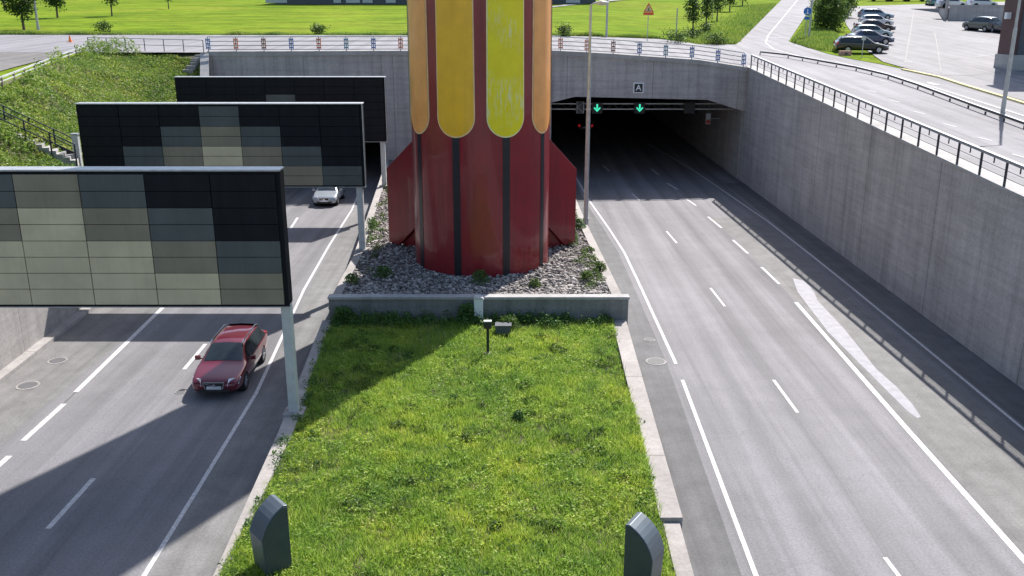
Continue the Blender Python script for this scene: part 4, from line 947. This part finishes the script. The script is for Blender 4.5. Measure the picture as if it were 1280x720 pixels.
# ================================================================== VEHICLES
_cc = {}
def car_shape(kind):
    # stations: (y along length from front, z top centre, half width, roof half width, belt z, cabin?)
    if kind == 'estate':
        L, H, W = 4.75, 1.50, .92
        S = [(0, .52, .70, .62, .50, 0), (.10, .68, .82, .70, .64, 0), (.45, .78, .90, .76, .74, 0), (1.0, .88, .92, .80, .86, 0), (1.32, .94, .92, .80, .90, 0), (1.75, 1.22, .92, .70, .92, 1), (2.12, 1.43, .92, .62, .93, 1), (2.7, 1.50, .92, .62, .94, 1), (3.5, 1.49, .92, .62, .96, 1), (4.2, 1.44, .91, .60, .98, 1), (4.52, 1.14, .89, .66, 1.0, 1), (4.68, .93, .86, .72, .90, 0), (4.75, .60, .80, .72, .56, 0)]
        ax = (.92, 3.68); ws = (4, 6); rw = (9, 10)
    elif kind == 'hatch':
        L, H, W = 4.1, 1.48, .87
        S = [(0, .52, .68, .60, .50, 0), (.10, .70, .80, .68, .66, 0), (.4, .82, .86, .72, .78, 0), (.85, .93, .87, .74, .90, 0), (1.05, .97, .87, .74, .93, 0), (1.5, 1.27, .87, .66, .94, 1), (1.85, 1.44, .87, .60, .95, 1), (2.4, 1.48, .87, .60, .96, 1), (3.1, 1.46, .87, .60, .99, 1), (3.6, 1.40, .86, .58, 1.02, 1), (3.92, 1.10, .84, .64, 1.04, 1), (4.03, .92, .82, .70, .88, 0), (4.1, .6, .78, .70, .56, 0)]
        ax = (.80, 3.30); ws = (4, 6); rw = (9, 10)
    elif kind == 'saloon':
        L, H, W = 4.6, 1.44, .90
        S = [(0, .52, .70, .62, .50, 0), (.10, .68, .82, .70, .64, 0), (.45, .78, .88, .74, .74, 0), (1.0, .88, .90, .78, .86, 0), (1.30, .93, .90, .78, .89, 0), (1.75, 1.20, .90, .68, .91, 1), (2.15, 1.39, .90, .60, .92, 1), (2.7, 1.44, .90, .60, .93, 1), (3.2, 1.41, .90, .60, .95, 1), (3.55, 1.27, .89, .62, .97, 1), (3.95, 1.05, .88, .70, .98, 1), (4.45, 1.0, .85, .74, .95, 0), (4.6, .62, .79, .70, .58, 0)]
        ax = (.90, 3.60); ws = (4, 6); rw = (8, 10)
    elif kind == 'suv':
        L, H, W = 4.6, 1.70, .94
        S = [(0, .60, .72, .64, .56, 0), (.08, .84, .84, .74, .80, 0), (.4, .98, .92, .80, .94, 0), (.9, 1.05, .94, .82, 1.02, 0), (1.1, 1.09, .94, .82, 1.05, 0), (1.5, 1.42, .94, .72, 1.06, 1), (1.85, 1.63, .94, .66, 1.07, 1), (2.4, 1.70, .94, .66, 1.08, 1), (3.4, 1.69, .94, .66, 1.10, 1), (4.1, 1.64, .93, .64, 1.13, 1), (4.42, 1.30, .90, .70, 1.15, 1), (4.52, 1.05, .88, .76, 1.0, 0), (4.6, .66, .82, .74, .62, 0)]
        ax = (.90, 3.65); ws = (4, 6); rw = (9, 10)
    else:   # van
        L, H, W = 5.2, 2.2, .98
        S = [(0, .70, .74, .66, .64, 0), (.08, .95, .88, .78, .90, 0), (.3, 1.08, .96, .86, 1.04, 0), (.7, 1.20, .98, .88, 1.16, 0), (.85, 1.25, .98, .88, 1.2, 0), (1.2, 1.65, .98, .86, 1.2, 1), (1.6, 2.05, .98, .84, 1.2, 1), (2.2, 2.2, .98, .84, 1.22, 1), (3.6, 2.2, .98, .84, 1.22, 1), (4.9, 2.18, .97, .84, 1.22, 1), (5.1, 1.7, .95, .86, 1.22, 1), (5.16, 1.2, .93, .88, 1.18, 0), (5.2, .7, .88, .82, .64, 0)]
        ax = (.95, 4.1); ws = (4, 6); rw = (9, 10)
    return L, H, W, S, ax, ws, rw
def car_meshes(kind):
    if kind in _cc: return _cc[kind]
    L, H, W, S, ax, ws, rw = car_shape(kind); zb = .22; c0 = L / 2
    rings = []
    for (y_, zt_, w_, wr, bz, cab) in S:
        Y_ = y_ - c0; low = zb + (.10 if y_ < .05 or y_ > L - .05 else 0)
        ring = [(0, low), (w_ * .86, low), (w_ * .98, low + .12), (w_, min(.58, bz * .85)), (w_ * .985, bz - .05), (w_ * .96, bz)]
        if cab: ring += [(wr + .02, zt_ - .06), (wr - .10, zt_ - .012), (wr * .45, zt_ + .0), (0, zt_ + .012)]
        else: ring += [(wr, (bz + zt_) / 2 + .005), (wr * .85, zt_ - .008), (wr * .45, zt_), (0, zt_ + .008)]
        rings.append([(x_, Y_, z_) for x_, z_ in ring])
    nr = len(rings[0]); full = [r_ + [(-p[0], p[1], p[2]) for p in reversed(r_[1:-1])] for r_ in rings]; nf = len(full[0])
    mb = MB(); mb.v = [p for r_ in full for p in r_]
    for i in range(len(full) - 1):
        for k in range(nf): mb.f.append((i * nf + k, i * nf + (k + 1) % nf, (i + 1) * nf + (k + 1) % nf, (i + 1) * nf + k)); mb.mi.append(0)
    mb.f += [tuple(range(nf)), tuple(range((len(full) - 1) * nf, len(full) * nf))[::-1]]; mb.mi += [0, 0]
    body = mb.build('tmp_body', M['black'], smooth=False)
    sub = body.modifiers.new('s', 'SUBSURF'); sub.levels = 2; sub.render_levels = 2
    es = body.data
    # wheel arch cutters
    cut = MB()
    for a in ax:
        cut.tube([(-1.3, a - c0, .32), (1.3, a - c0, .32)], .375, 24)
    co = cut.build('tmp_cut', M['black']); bo = body.modifiers.new('b', 'BOOLEAN'); bo.object = co; bo.operation = 'DIFFERENCE'; bo.solver = 'EXACT'
    bpy.context.view_layer.update(); dg = bpy.context.evaluated_depsgraph_get()
    me = bpy.data.meshes.new_from_object(body.evaluated_get(dg)); me.materials.clear()
    me.polygons.foreach_set('use_smooth', [True] * len(me.polygons))
    try: me.set_sharp_from_angle(angle=R(42))
    except Exception: pass
    bpy.data.objects.remove(body); bpy.data.objects.remove(co)
    def off(p, q_, r_, s_, e=.012, inset=.08):
        P_ = [Vector(v) for v in (p, q_, r_, s_)]; c_ = sum(P_, Vector()) / 4; nr_ = (P_[1] - P_[0]).cross(P_[3] - P_[0]).normalized(); out = (c_ - Vector((0, c_.y, .7)))
        if nr_.dot(out + Vector((0, c_.y * .4, 0))) < 0: nr_ = -nr_
        return [v.lerp(c_, inset) + nr_ * e for v in P_]
    # dark lining inside arches
    parts = {}
    for k_, a in enumerate(ax):
        lin = MB(); lin.tube([(-W * .90, a - c0, .32), (W * .90, a - c0, .32)], .37, 20)
        parts['wheel_arch' + ('2' if k_ else '')] = lin.build('t', M['black']).data
    def side(sg, i0, i1, ins=.05):
        A = rings[i0]; B = rings[i1]; e = .02
        q_ = [Vector(A[5]), Vector(B[5]), Vector(B[6]), Vector(A[6])]; q_ = [Vector((v.x * sg, v.y, v.z)) for v in q_]
        c_ = sum(q_, Vector()) / 4; return [Vector((v.x + sg * e, c_.y + (v.y - c_.y) * (1 - ins), c_.z + (v.z - c_.z) * (.86))) for v in q_]
    for nm, sg in (('side_window', -1), ('side_window2', 1)):
        mb = MB(); last = rw[0]
        ids = list(range(ws[0] + 1, last + 1))
        if kind == 'van': ids = [5, 6, 7]
        for i in range(len(ids) - 1): mb.add(side(sg, ids[i], ids[i + 1], .03), [(0, 1, 2, 3)])
        A = rings[ws[0]]; B = rings[ws[0] + 1]
        f_ = [Vector((A[5][0] * sg + sg * .01, A[5][1] + .12, A[5][2] + .03)), Vector((B[5][0] * sg + sg * .02, B[5][1], B[5][2] + .02)), Vector((B[6][0] * sg + sg * .02, B[6][1], B[6][2] - .05))]
        mb.add(f_, [(0, 1, 2)])
        parts[nm] = mb.build('t', M['glass']).data
    def scr(i0, i1, e=.018):
        mb = MB(); idx = [7, 8, 9]; V_ = []
        for i in range(i0, i1 + 1):
            row = [rings[i][k] for k in (6, 7, 8, 9)]; row = row + [(-p[0], p[1], p[2]) for p in reversed(row[:-1])]
            V_.append(row)
        nn = len(V_[0]); sgn = -1 if i0 < 6 else 1; t0, t1 = .07, .93
        VV = []
        m_ = len(V_)
        for i in range(m_):
            for k in range(nn):
                p = Vector(V_[i][k]); p.x *= .90
                if i == 0: p = p.lerp(Vector(V_[1][k]), .10); p.x *= 1
                if i == m_ - 1: p = p.lerp(Vector(V_[-2][k]), .10)
                p += Vector((0, sgn * e * .9, e * 1.4)); VV.append(p)
        mb.add(VV, [(i * nn + k, i * nn + k + 1, (i + 1) * nn + k + 1, (i + 1) * nn + k) for i in range(m_ - 1) for k in range(nn - 1)])
        return mb.build('t', M['glass'], smooth=True).data
    parts['windscreen'] = scr(ws[0], ws[1]); parts['rear_window'] = scr(rw[0], rw[1])
    w1 = S[2][2]; zh = S[1][1]
    def lampq(sg, front):
        if front: pts_ = [(.47, .05, zh - .17), (.84, .22, zh - .15), (.87, .46, zh + .03), (.50, .17, zh + .04)]
        else: pts_ = [(W * .66, L - .02, .72), (W * .93, L - .14, .72), (W * .95, L - .20, .98), (W * .74, L - .10, .98)]
        q_ = [Vector((sg * p[0], p[1] - c0, p[2])) for p in pts_]; d_ = Vector((0, -1 if front else 1, 0)) * .05
        mb = MB(); mb.add([v - d_ * .5 for v in q_] + [v + d_ for v in q_], [(0, 1, 2, 3), (4, 5, 6, 7), (0, 1, 5, 4), (1, 2, 6, 5), (2, 3, 7, 6), (3, 0, 4, 7)])
        return mb.build('t', M['lamp_white'], bevel=0).data
    for sg, k in ((-1, ''), (1, '2')): parts['headlight' + k] = lampq(sg, True); parts['tail_light' + k] = lampq(sg, False)
    gy_ = -c0 - .035
    parts['grille'] = MB().extrude_y([(-.36, zh - .03), (.36, zh - .03), (.30, zh - .24), (-.30, zh - .24)], gy_, gy_ + .12).build('t', M['black']).data
    mb = MB()
    for a, b2 in (((-.38, zh - .015), (.38, zh - .015)), ((.38, zh - .015), (.31, zh - .25)), ((.31, zh - .25), (-.31, zh - .25)), ((-.31, zh - .25), (-.38, zh - .015))): mb.bar((a[0], gy_ - .01, a[1]), (b2[0], gy_ - .01, b2[1]), .03, .03)
    mb.bar((-.33, gy_ - .012, zh - .05), (.30, gy_ - .012, zh - .23), .02, .02)
    mb.tube([(0, gy_ - .02, zh - .135), (0, gy_, zh - .135)], .065, 16)
    parts['grille_surround'] = mb.build('t', M['chrome']).data
    parts['lower_intake'] = MB().extrude_y([(-.55, .40), (.55, .40), (.48, .28), (-.48, .28)], -c0 - .03, -c0 + .15).build('t', M['black']).data
    parts['number_plate'] = MB().box(-.26, .26, -c0 - .055, -c0 - .035, .40, .52).build('t', M['white']).data
    parts['rear_plate'] = MB().box(-.26, .26, L - c0 + .01, L - c0 + .03, .62, .74).build('t', M['white']).data
    for sg, k in ((-1, ''), (1, '2')):
        yb = S[ws[0]][0] + .32 - c0; bz = S[5][4]
        parts['door_mirror' + k] = MB().box(sg * (W + .02), sg * (W + .20), yb - .05, yb + .07, bz + .0, bz + .14).box(sg * (W - .06), sg * (W + .03), yb - .02, yb + .02, bz + .02, bz + .06).build('t', M['black'], bevel=0).data
    for o in [o for o in col.objects if o.name == 't' or o.name.startswith('t.')]: bpy.data.objects.remove(o)
    # wheels
    wt = MB(); prof_ = [(.20, -.10), (.29, -.11), (.32, -.08), (.325, 0), (.32, .08), (.29, .11), (.20, .10)]; n_ = 28
    wt.add([(z_, r_ * math.cos(2 * math.pi * k / n_), r_ * math.sin(2 * math.pi * k / n_)) for r_, z_ in prof_ for k in range(n_)], [(i * n_ + k, i * n_ + (k + 1) % n_, (i + 1) * n_ + (k + 1) % n_, (i + 1) * n_ + k) for i in range(len(prof_) - 1) for k in range(n_)])
    o = wt.build('t', M['rubber'], smooth=True); parts['_tyre'] = o.data; bpy.data.objects.remove(o)
    rm = MB()
    for sg in (-1, 1):
        rm.add([(sg * .095, r_ * math.cos(2 * math.pi * k / n_), r_ * math.sin(2 * math.pi * k / n_)) for r_ in (.205, .18) for k in range(n_)], [(k, (k + 1) % n_, (k + 1) % n_ + n_, k + n_) for k in range(n_)])
        for k in range(5):
            a = 2 * math.pi * k / 5; rm.bar((sg * .09, .03 * math.cos(a), .03 * math.sin(a)), (sg * .09, .19 * math.cos(a), .19 * math.sin(a)), .05, .03)
    rm.tube([(-.06, 0, 0), (.06, 0, 0)], .19, 20)
    o = rm.build('t', M['rim']); parts['_rim'] = o.data; bpy.data.objects.remove(o)
    _cc[kind] = (me, parts, L, W, ax, c0); return _cc[kind]
def car(kind, color, x_, y_, z_, rz, label, cat='car', pitch=0.0, group=None, detail=True, name='car', lit=False):
    me, parts, L, W, ax, c0 = car_meshes(kind)
    g = thing(name, label, cat, (x_, y_, z_), rz, group); g.rotation_euler = (pitch, 0, rz)
    b2 = me.copy(); b2.materials.append(carpaint(color)); o = bpy.data.objects.new('body', b2); col.objects.link(o); o.parent = g
    for nm, d_ in parts.items():
        if nm[0] == '_' : continue
        if not detail and nm.rstrip('2') in ('grille_surround', 'lower_intake', 'rear_plate', 'number_plate', 'grille'): continue
        d2 = d_
        if nm.startswith('tail_light'): d2 = d_.copy(); d2.materials.clear(); d2.materials.append(M['red_lit'] if lit else M['lamp_red'])
        if nm.startswith('door_mirror'): d2 = d_.copy(); d2.materials.clear(); d2.materials.append(carpaint(color))
        o = bpy.data.objects.new(nm.rstrip('2'), d2); col.objects.link(o); o.parent = g
    for a in ax:
        for sg in (-1, 1):
            wtyre = bpy.data.objects.new('wheel', parts['_tyre']); col.objects.link(wtyre); wtyre.parent = g; wtyre.location = (sg * (W - .11), a - c0, .325)
            if detail: rmo = bpy.data.objects.new('rim', parts['_rim']); col.objects.link(rmo); rmo.parent = wtyre
    if kind == 'estate' and detail:
        for sg in (-1, 1):
            rr_ = MB(); rr_.tube([(sg * .60, 1.95 - c0, 1.44), (sg * .60, 2.2 - c0, 1.50), (sg * .60, 3.9 - c0, 1.50), (sg * .60, 4.15 - c0, 1.44)], .022, 6)
            me_ = rr_.build('t', M['chrome']).data; o_ = [o for o in col.objects if o.data == me_][0]; o_.name = 'roof_rail'; o_.parent = g
    return g
def heading(dx, dy): return math.atan2(dx, -dy)            # car front is local -y
car('estate', (0.145, 0.006, 0.018), -10.78, 32.75, 0, R(1.5), 'dark red estate car driving towards the camera on the left road', detail=True)
car('hatch', (0.36, 0.39, 0.42), -13.45, 66.3, 0, R(0), 'silver car coming out of the left tunnel shade, seen beyond the boards')
q = G(733, 166); car('saloon', (0.05, 0.05, 0.055), q[0], q[1] + 2, 0, R(180 - 3), 'dark car driving away inside the right tunnel with red tail lights', lit=True)
PT = math.atan(.055)
def pcar(kind, color, px, py, rz, label, group='cars parked in the car park', detail=True, **kw):
    q = GT(px, py); x_, y_ = q; z_ = float(T(x_, y_)) + .03
    g = car(kind, color, x_, y_, z_, R(rz), label, group=group, detail=detail, **kw)
    up = Vector((0, -.055, 1)).normalized(); qd = up.rotation_difference(Vector((0, 0, 1))).inverted()
    g.rotation_mode = 'QUATERNION'; g.rotation_quaternion = qd @ Matrix.Rotation(R(rz), 3, 'Z').to_quaternion(); return g
pcar('estate', (.008, .010, .010), 1075, 66, 82, 'black estate car parked nearest the road in the row, seen from its side')
pcar('saloon', (.04, .06, .13), 1086, 55.5, 82, 'dark blue saloon parked second in the row behind the black estate')
pcar('hatch', (.32, .42, .46), 1089, 48.5, 82, 'pale blue grey hatchback parked third in the row')
pcar('saloon', (.05, .03, .03), 1092, 40, 82, 'dark brown saloon parked fourth in the row')
pcar('hatch', (.62, .64, .66), 1094, 33.5, 82, 'white hatchback parked fifth in the row')
pcar('estate', (.25, .33, .42), 1094, 24.5, 82, 'light steel blue estate parked at the far end of the row by the bush')
pcar('suv', (.10, .105, .11), 1226, 39, 200, 'grey off-roader parked in front of the concrete enclosure', None)
pcar('hatch', (.03, .03, .035), 1256, 42, 185, 'black hatchback half hidden by the building corner at the top right', None)
pcar('hatch', (.06, .20, .17), 1165, 7, 170, 'teal hatchback parked at the left corner of the concrete enclosure', None)
for i, (px, c_, lb) in enumerate([(1100, (.05, .05, .05), 'black saloon, leftmost of the far row at the top of the car park'), (1122, (.10, .10, .11), 'charcoal saloon, second in the far row of the car park'), (1143, (.5, .5, .5), 'silver saloon, rightmost in the far row of the car park')]):
    pcar('saloon', c_, px, 1.5, 80, lb, 'cars in the far row of the car park', False)

# ================================================================== BUILDINGS, ENCLOSURE
q = GT(1250, 93); bx, by = q; bx = 39.1; by = 73.5; bz = float(T(bx, by)) - .3
g = thing('building', 'corner of a dark grey and red brown building at the right edge', 'building', (bx, by, bz))
MB().box(bx, bx + 22, by, by + 2.6, bz, bz + 1.5).build('plinth', M['coping'], g)
MB().box(bx + .5, bx + 22, by + .25, by + 2.6, bz + 1.502, bz + 14).build('wall', M['clad_grey'], g)
MB().box(bx + .10, bx + .497, by + .3, by + 2.5, bz + 1.502, bz + 14).build('side_cladding', M['brick_red'], g)
MB().box(bx - .2, bx + 22.3, by - .1, by + 2.8, bz + 14.002, bz + 14.5).build('roof', M['clad_grey'], g)
for k in range(3):
    f_ = MB().box(bx + 2 + k * 4, bx + 4.2 + k * 4, by + .2, by + .248, bz + 3, bz + 5).build('window', M['steel_pale'], g)
    MB().box(bx + 2.1 + k * 4, bx + 4.1 + k * 4, by + .17, by + .198, bz + 3.1, bz + 4.9).build('pane', M['glass'], f_)
MB().box(bx - .25, bx + .09, by + 1.2, by + 1.6, bz + 4.2, bz + 4.7).build('wall_box', M['white'], g)
p0 = GT(338, 6.6); p1 = GT(742, 3.2); yb_ = 0.5 * (p0[1] + p1[1]); zb_ = float(T(p0[0], yb_)); xa, xb_ = p0[0], p1[0]
g = thing('long_building', 'long low dark building with pale doors beyond the meadow at the top', 'building', ((xa + xb_) / 2, yb_, zb_))
MB().box(xa, xb_, yb_, yb_ + 12, zb_ - .5, zb_ + 4.6).build('wall', M['clad_grey'], g)
MB().extrude_y([(xa - .6, zb_ + 4.602), (xb_ + .6, zb_ + 4.602), (xb_ + .6, zb_ + 4.95), (xa - .6, zb_ + 4.95)], yb_ - .8, yb_ + 12.6).build('roof', M['seam'], g)
for px0, px1 in ((343, 369), (425, 434), (440, 457), (460, 472), (488, 500), (705, 722)):
    x0 = (px0 - 640) / F_PX * yb_ * .99; x1 = (px1 - 640) / F_PX * yb_ * .99; MB().box(x0, x1, yb_ - .08, yb_ - .003, zb_ + .25, zb_ + 3.2).build('door', M['steel_pale'], g)
a = GT(1172, 10); b2 = GT(1185, 26); c2 = GT(1256, 27)
g = thing('parking_enclosure', 'low grey concrete enclosure wall at the back of the car park', 'wall', (b2[0], b2[1], float(T(*b2))))
def wallseg(p, q_, h, t_=.3):
    p = Vector(p); q_ = Vector(q_); d_ = (q_ - p).normalized(); n_ = Vector((-d_.y, d_.x)) * t_
    pl = [p, q_, q_ + n_, p + n_]; return MB().prism([(v.x, v.y) for v in pl], [float(T(v.x, v.y)) - .2 for v in pl], [float(T(b2[0], b2[1])) + h] * 4)
wallseg(b2, c2, 2.1).build('front_wall', M['conc_wall'], g); wallseg((b2[0] - .02, b2[1] + .31), (a[0], a[1]), 2.1 + (float(T(*a)) - float(T(*b2)))*.4, .3).build('side_wall', M['conc_wall'], g)
wallseg((b2[0] - .05, b2[1] - .05), (c2[0], c2[1] - .05), 2.102, .4)
mb = MB().prism([(b2[0] + .3, b2[1] + .32), (c2[0], c2[1] + .32), (c2[0], a[1]), (a[0] + .3, a[1])], float(T(*b2)) + .1, float(T(*b2)) + 1.7); mb.build('deck', M['asphalt_up'], g)
for i, (dx, c_, lb) in enumerate([(2.2, (.62, .63, .64), 'white car on the raised deck, left of the two'), (6.6, (.5, .53, .56), 'pale silver car on the raised deck, right of the two')]):
    car('hatch', c_, b2[0] + dx, b2[1] + 4.5, float(T(*b2)) + 1.7, R(92), lb, group='cars on the raised deck', detail=False)
# small post and pinkish box at the car-park entrance
q = GT(1077, 73); z = float(T(*q)); g = thing('parking_post', 'slim grey post with a small plate in front of the black estate car', 'post', (q[0], q[1], z))
MB().tube([(q[0], q[1], z), (q[0], q[1], z + 1.9)], .035, 8).build('pole', M['steel'], g); MB().box(q[0] - .18, q[0] + .18, q[1] - .05, q[1] - .03, z + 1.55, z + 1.88).build('plate', M['steel_pale'], g)
q = GT(1056, 70); z = float(T(*q)); g = thing('stone_block', 'reddish concrete block on the verge beside the black estate car', 'block', (q[0], q[1], z))
MB().box(q[0] - .5, q[0] + .5, q[1] - .3, q[1] + .3, z - .1, z + .45).build('block', simple('reddish_concrete', (.42, .25, .2), .9), g, bevel=.04); MB().box(q[0] - .12, q[0] + .12, q[1] - .33, q[1] - .302, z + .1, z + .3).build('recess', M['seam'], g)

# ================================================================== TREES AND BUSHES
def tree(px, py, h, r_, label, leaves=2500, sz=.28, crown0=.28, mat='tree_leaf', name='tree', group=None, dens=26, cy=1.0):
    x_, y_ = GT(px, py); z_ = float(T(x_, y_)) - .05
    g = thing(name, label, 'tree' if name != 'bush' else 'bush', (x_, y_, z_), 0, group)
    tr = MB(); lean = random.uniform(-.03, .03); rt = .035 * h * .55 + .03
    axis = [(x_ + lean * h * k, y_, z_ + h * k * .92) for k in (0, .25, .5, .75, 1)]
    tr.tube(axis, [rt, rt * .8, rt * .6, rt * .35, rt * .12], 7); cl_ = []
    for k in range(dens):
        t0 = crown0 + (1 - crown0) * (k + .5) / dens; a = k * 2.4 + random.uniform(-.4, .4)
        prof_ = math.sin(math.pi * min(1, (t0 - crown0) / (1 - crown0) * .86 + .14)) ** .7
        rr_ = r_ * prof_ * random.uniform(.55, 1.1)
        s_ = Vector((x_ + lean * h * t0, y_, z_ + h * .92 * t0 * .93)); e = s_ + Vector((math.cos(a) * rr_, math.sin(a) * rr_ * cy, rr_ * .35))
        tr.tube([s_, s_.lerp(e, .5) + Vector((0, 0, .05)), e], [rt * .3, rt * .18, rt * .06], 4)
        cl_.append((e, .30 * r_ + .12)); cl_.append((s_.lerp(e, .6), .28 * r_ + .1))
    tr.build('trunk', M['bark'], g)
    n = leaves; ci = RNG.integers(0, len(cl_), n); C_ = np.array([list(c_[0]) for c_ in cl_])[ci]; Rr_ = np.array([c_[1] for c_ in cl_])[ci][:, None]
    P_ = C_ + RNG.normal(size=(n, 3)) * Rr_ * .55; P_[:, 2] = np.maximum(P_[:, 2], z_ + .1)
    V_, F_ = leaf_geo(P_, RNG.uniform(sz * .6, sz * 1.4, n), .7, .6)
    fastmesh('crown', V_, F_, M[mat], g, (x_, y_, z_)); return g
tree(30, 37, 6.5, 2.0, 'dark leafy tree at the top left corner, left of the pale lamp post', 3800, .30)
tree(6, 13, 7, 2.2, 'dark tree at the far left top corner', 2600, .32)
tree(72, 22, 6, 1.7, 'dense dark tree right of the pale lamp post', 3000, .3)
tree(140, 20, 4.6, 1.5, 'young round tree alone in the meadow at the top left', 1400, .26, .45)
tree(211, 11, 3.6, .9, 'tiny young tree, the more distant single sapling in the meadow', 420, .24, .4)
tree(866, 42, 4.4, 1.0, 'young tree nearest the bridge in the row by the climbing road', 1300, .22, .36, group='young trees beside the climbing road')
tree(882, 36, 4.5, .95, 'second young tree of the row, just right of the nearest', 1100, .22, .36, group='young trees beside the climbing road')
tree(896, 26, 4.4, .95, 'third young tree of the row, farther up the slope', 900, .24, .34, group='young trees beside the climbing road')
tree(912, 14, 4.8, 1.3, 'fourth young tree of the row by the climbing road', 1200, .28, .25, group='young trees beside the climbing road')
tree(928, 7, 5.0, 1.4, 'farthest young tree of the row at the top of the picture', 1200, .3, .25, group='young trees beside the climbing road')
tree(1034, 38, 4.6, 2.2, 'large leafy bush on the verge left of the parked cars', 6500, .26, .04, 'bush_leaf', 'bush', dens=34)
tree(1052, 22, 5.5, 2.0, 'taller bush behind the first one beside the car row', 5000, .28, .04, 'bush_leaf', 'bush', dens=30)
tree(1030, 24, 4.2, 1.8, 'bush between the climbing road and the taller bush', 3500, .28, .04, 'bush_leaf', 'bush', dens=26)
for px, py, hh_, rr_, lb in [(130, 42, 1.2, .9, 'small dark shrub at the road edge below the young round tree'), (398, 43, .8, .9, 'low shrub at the meadow edge left of the tower'), (705, 46, 1.1, .8, 'small round shrub at the meadow edge right of the tower'), (845, 54, .9, 1.3, 'low spreading shrub behind the bridge railing near the bare post'), (866, 49, 1.1, 1.0, 'dark shrub under the young tree nearest the bridge'), (882, 41, 1.0, 1.0, 'dark shrub under the second young tree'), (895, 56, .9, 1.2, 'low shrub at the junction corner of the meadow')]:
    tree(px, py, hh_, rr_, lb, 700, .16, .05, 'tree_leaf', 'bush', dens=14)
# strip of taller rough grass along the meadow edge, and roadside verge
n = 50000; x = RNG.uniform(-60, 24, n); y = np.interp(x, [-60, 3, 19, 24], [96, 95, 97.5, 99]) + np.abs(RNG.normal(0, .8, n)); hz = T(x, y)
V1, F1 = blade_geo(np.stack([x, y, hz], 1), RNG.uniform(.1, .45, n) * (.15 + 1.3 * vnoise(x, y, 2.0, 31) ** 1.5), RNG.uniform(.05, .11, n), .7)
tag(fastmesh('meadow_edge_grass', V1, F1, M['slope_leaf']), 'rough tall grass along the far edge of the bridge road', 'grass', None, 'stuff')
pa = [GT(*p) for p in [(920, 56), (930, 47), (955, 22), (970, 6)]]; Pv = []
for _ in range(22000):
    k = random.random() * 2.999; i = int(k); f_ = k - i; Pv.append((pa[i][0] + (pa[i + 1][0] - pa[i][0]) * f_ - abs(random.gauss(0, 2.2)), pa[i][1] + (pa[i + 1][1] - pa[i][1]) * f_))
Pv = np.array(Pv); V1, F1 = blade_geo(np.stack([Pv[:, 0], Pv[:, 1], T(Pv[:, 0], Pv[:, 1])], 1), RNG.uniform(.15, .5, len(Pv)), RNG.uniform(.05, .12, len(Pv)), .5)
tag(fastmesh('roadside_grass', V1, F1, M['slope_leaf']), 'rough grass beside the left edge of the climbing road', 'grass', None, 'stuff')
tri = [GT(988, 53), GT(1012, 61), GT(1062, 70), GT(1046, 44), GT(1012, 24)]
sheet('verge_ground', MB().add([(p[0], p[1], float(T(*p)) + .06) for p in tri], [(0, 1, 2, 3, 4)]), M['meadow'])
c_ = np.mean(np.array(tri), 0); tr_ = np.array(tri); n = 16000; ti = RNG.integers(0, 5, n); a = RNG.random(n); b2_ = RNG.random(n); fl = a + b2_ > 1; a[fl] = 1 - a[fl]; b2_[fl] = 1 - b2_[fl]
Pv = c_ + (tr_[ti] - c_) * a[:, None] + (tr_[(ti + 1) % 5] - c_) * b2_[:, None]
V1, F1 = blade_geo(np.stack([Pv[:, 0], Pv[:, 1], T(Pv[:, 0], Pv[:, 1]) + .05], 1), RNG.uniform(.12, .4, n), RNG.uniform(.04, .1, n), .6)
tag(fastmesh('verge_grass', V1, F1, M['slope_leaf']), 'grass on the verge between the climbing road and the parked cars', 'grass', None, 'stuff')
# distant wood closing the view
n = 26000; x = RNG.uniform(-320, 320, n); y = 330 + RNG.uniform(0, 40, n); hgt = 9 + 10 * vnoise(x, y * .2, 14, 41)
z = T(x, y) + RNG.random(n) * hgt
V1, F1 = leaf_geo(np.stack([x, y, z], 1), RNG.uniform(1.2, 2.8, n), .7, .7)
tag(fastmesh('far_wood', V1, F1, M['tree_leaf']), 'distant wood on the rise beyond the meadow', 'wood', None, 'stuff')

for o in list(bpy.data.objects):
    if '_local' in o: del o['_local']
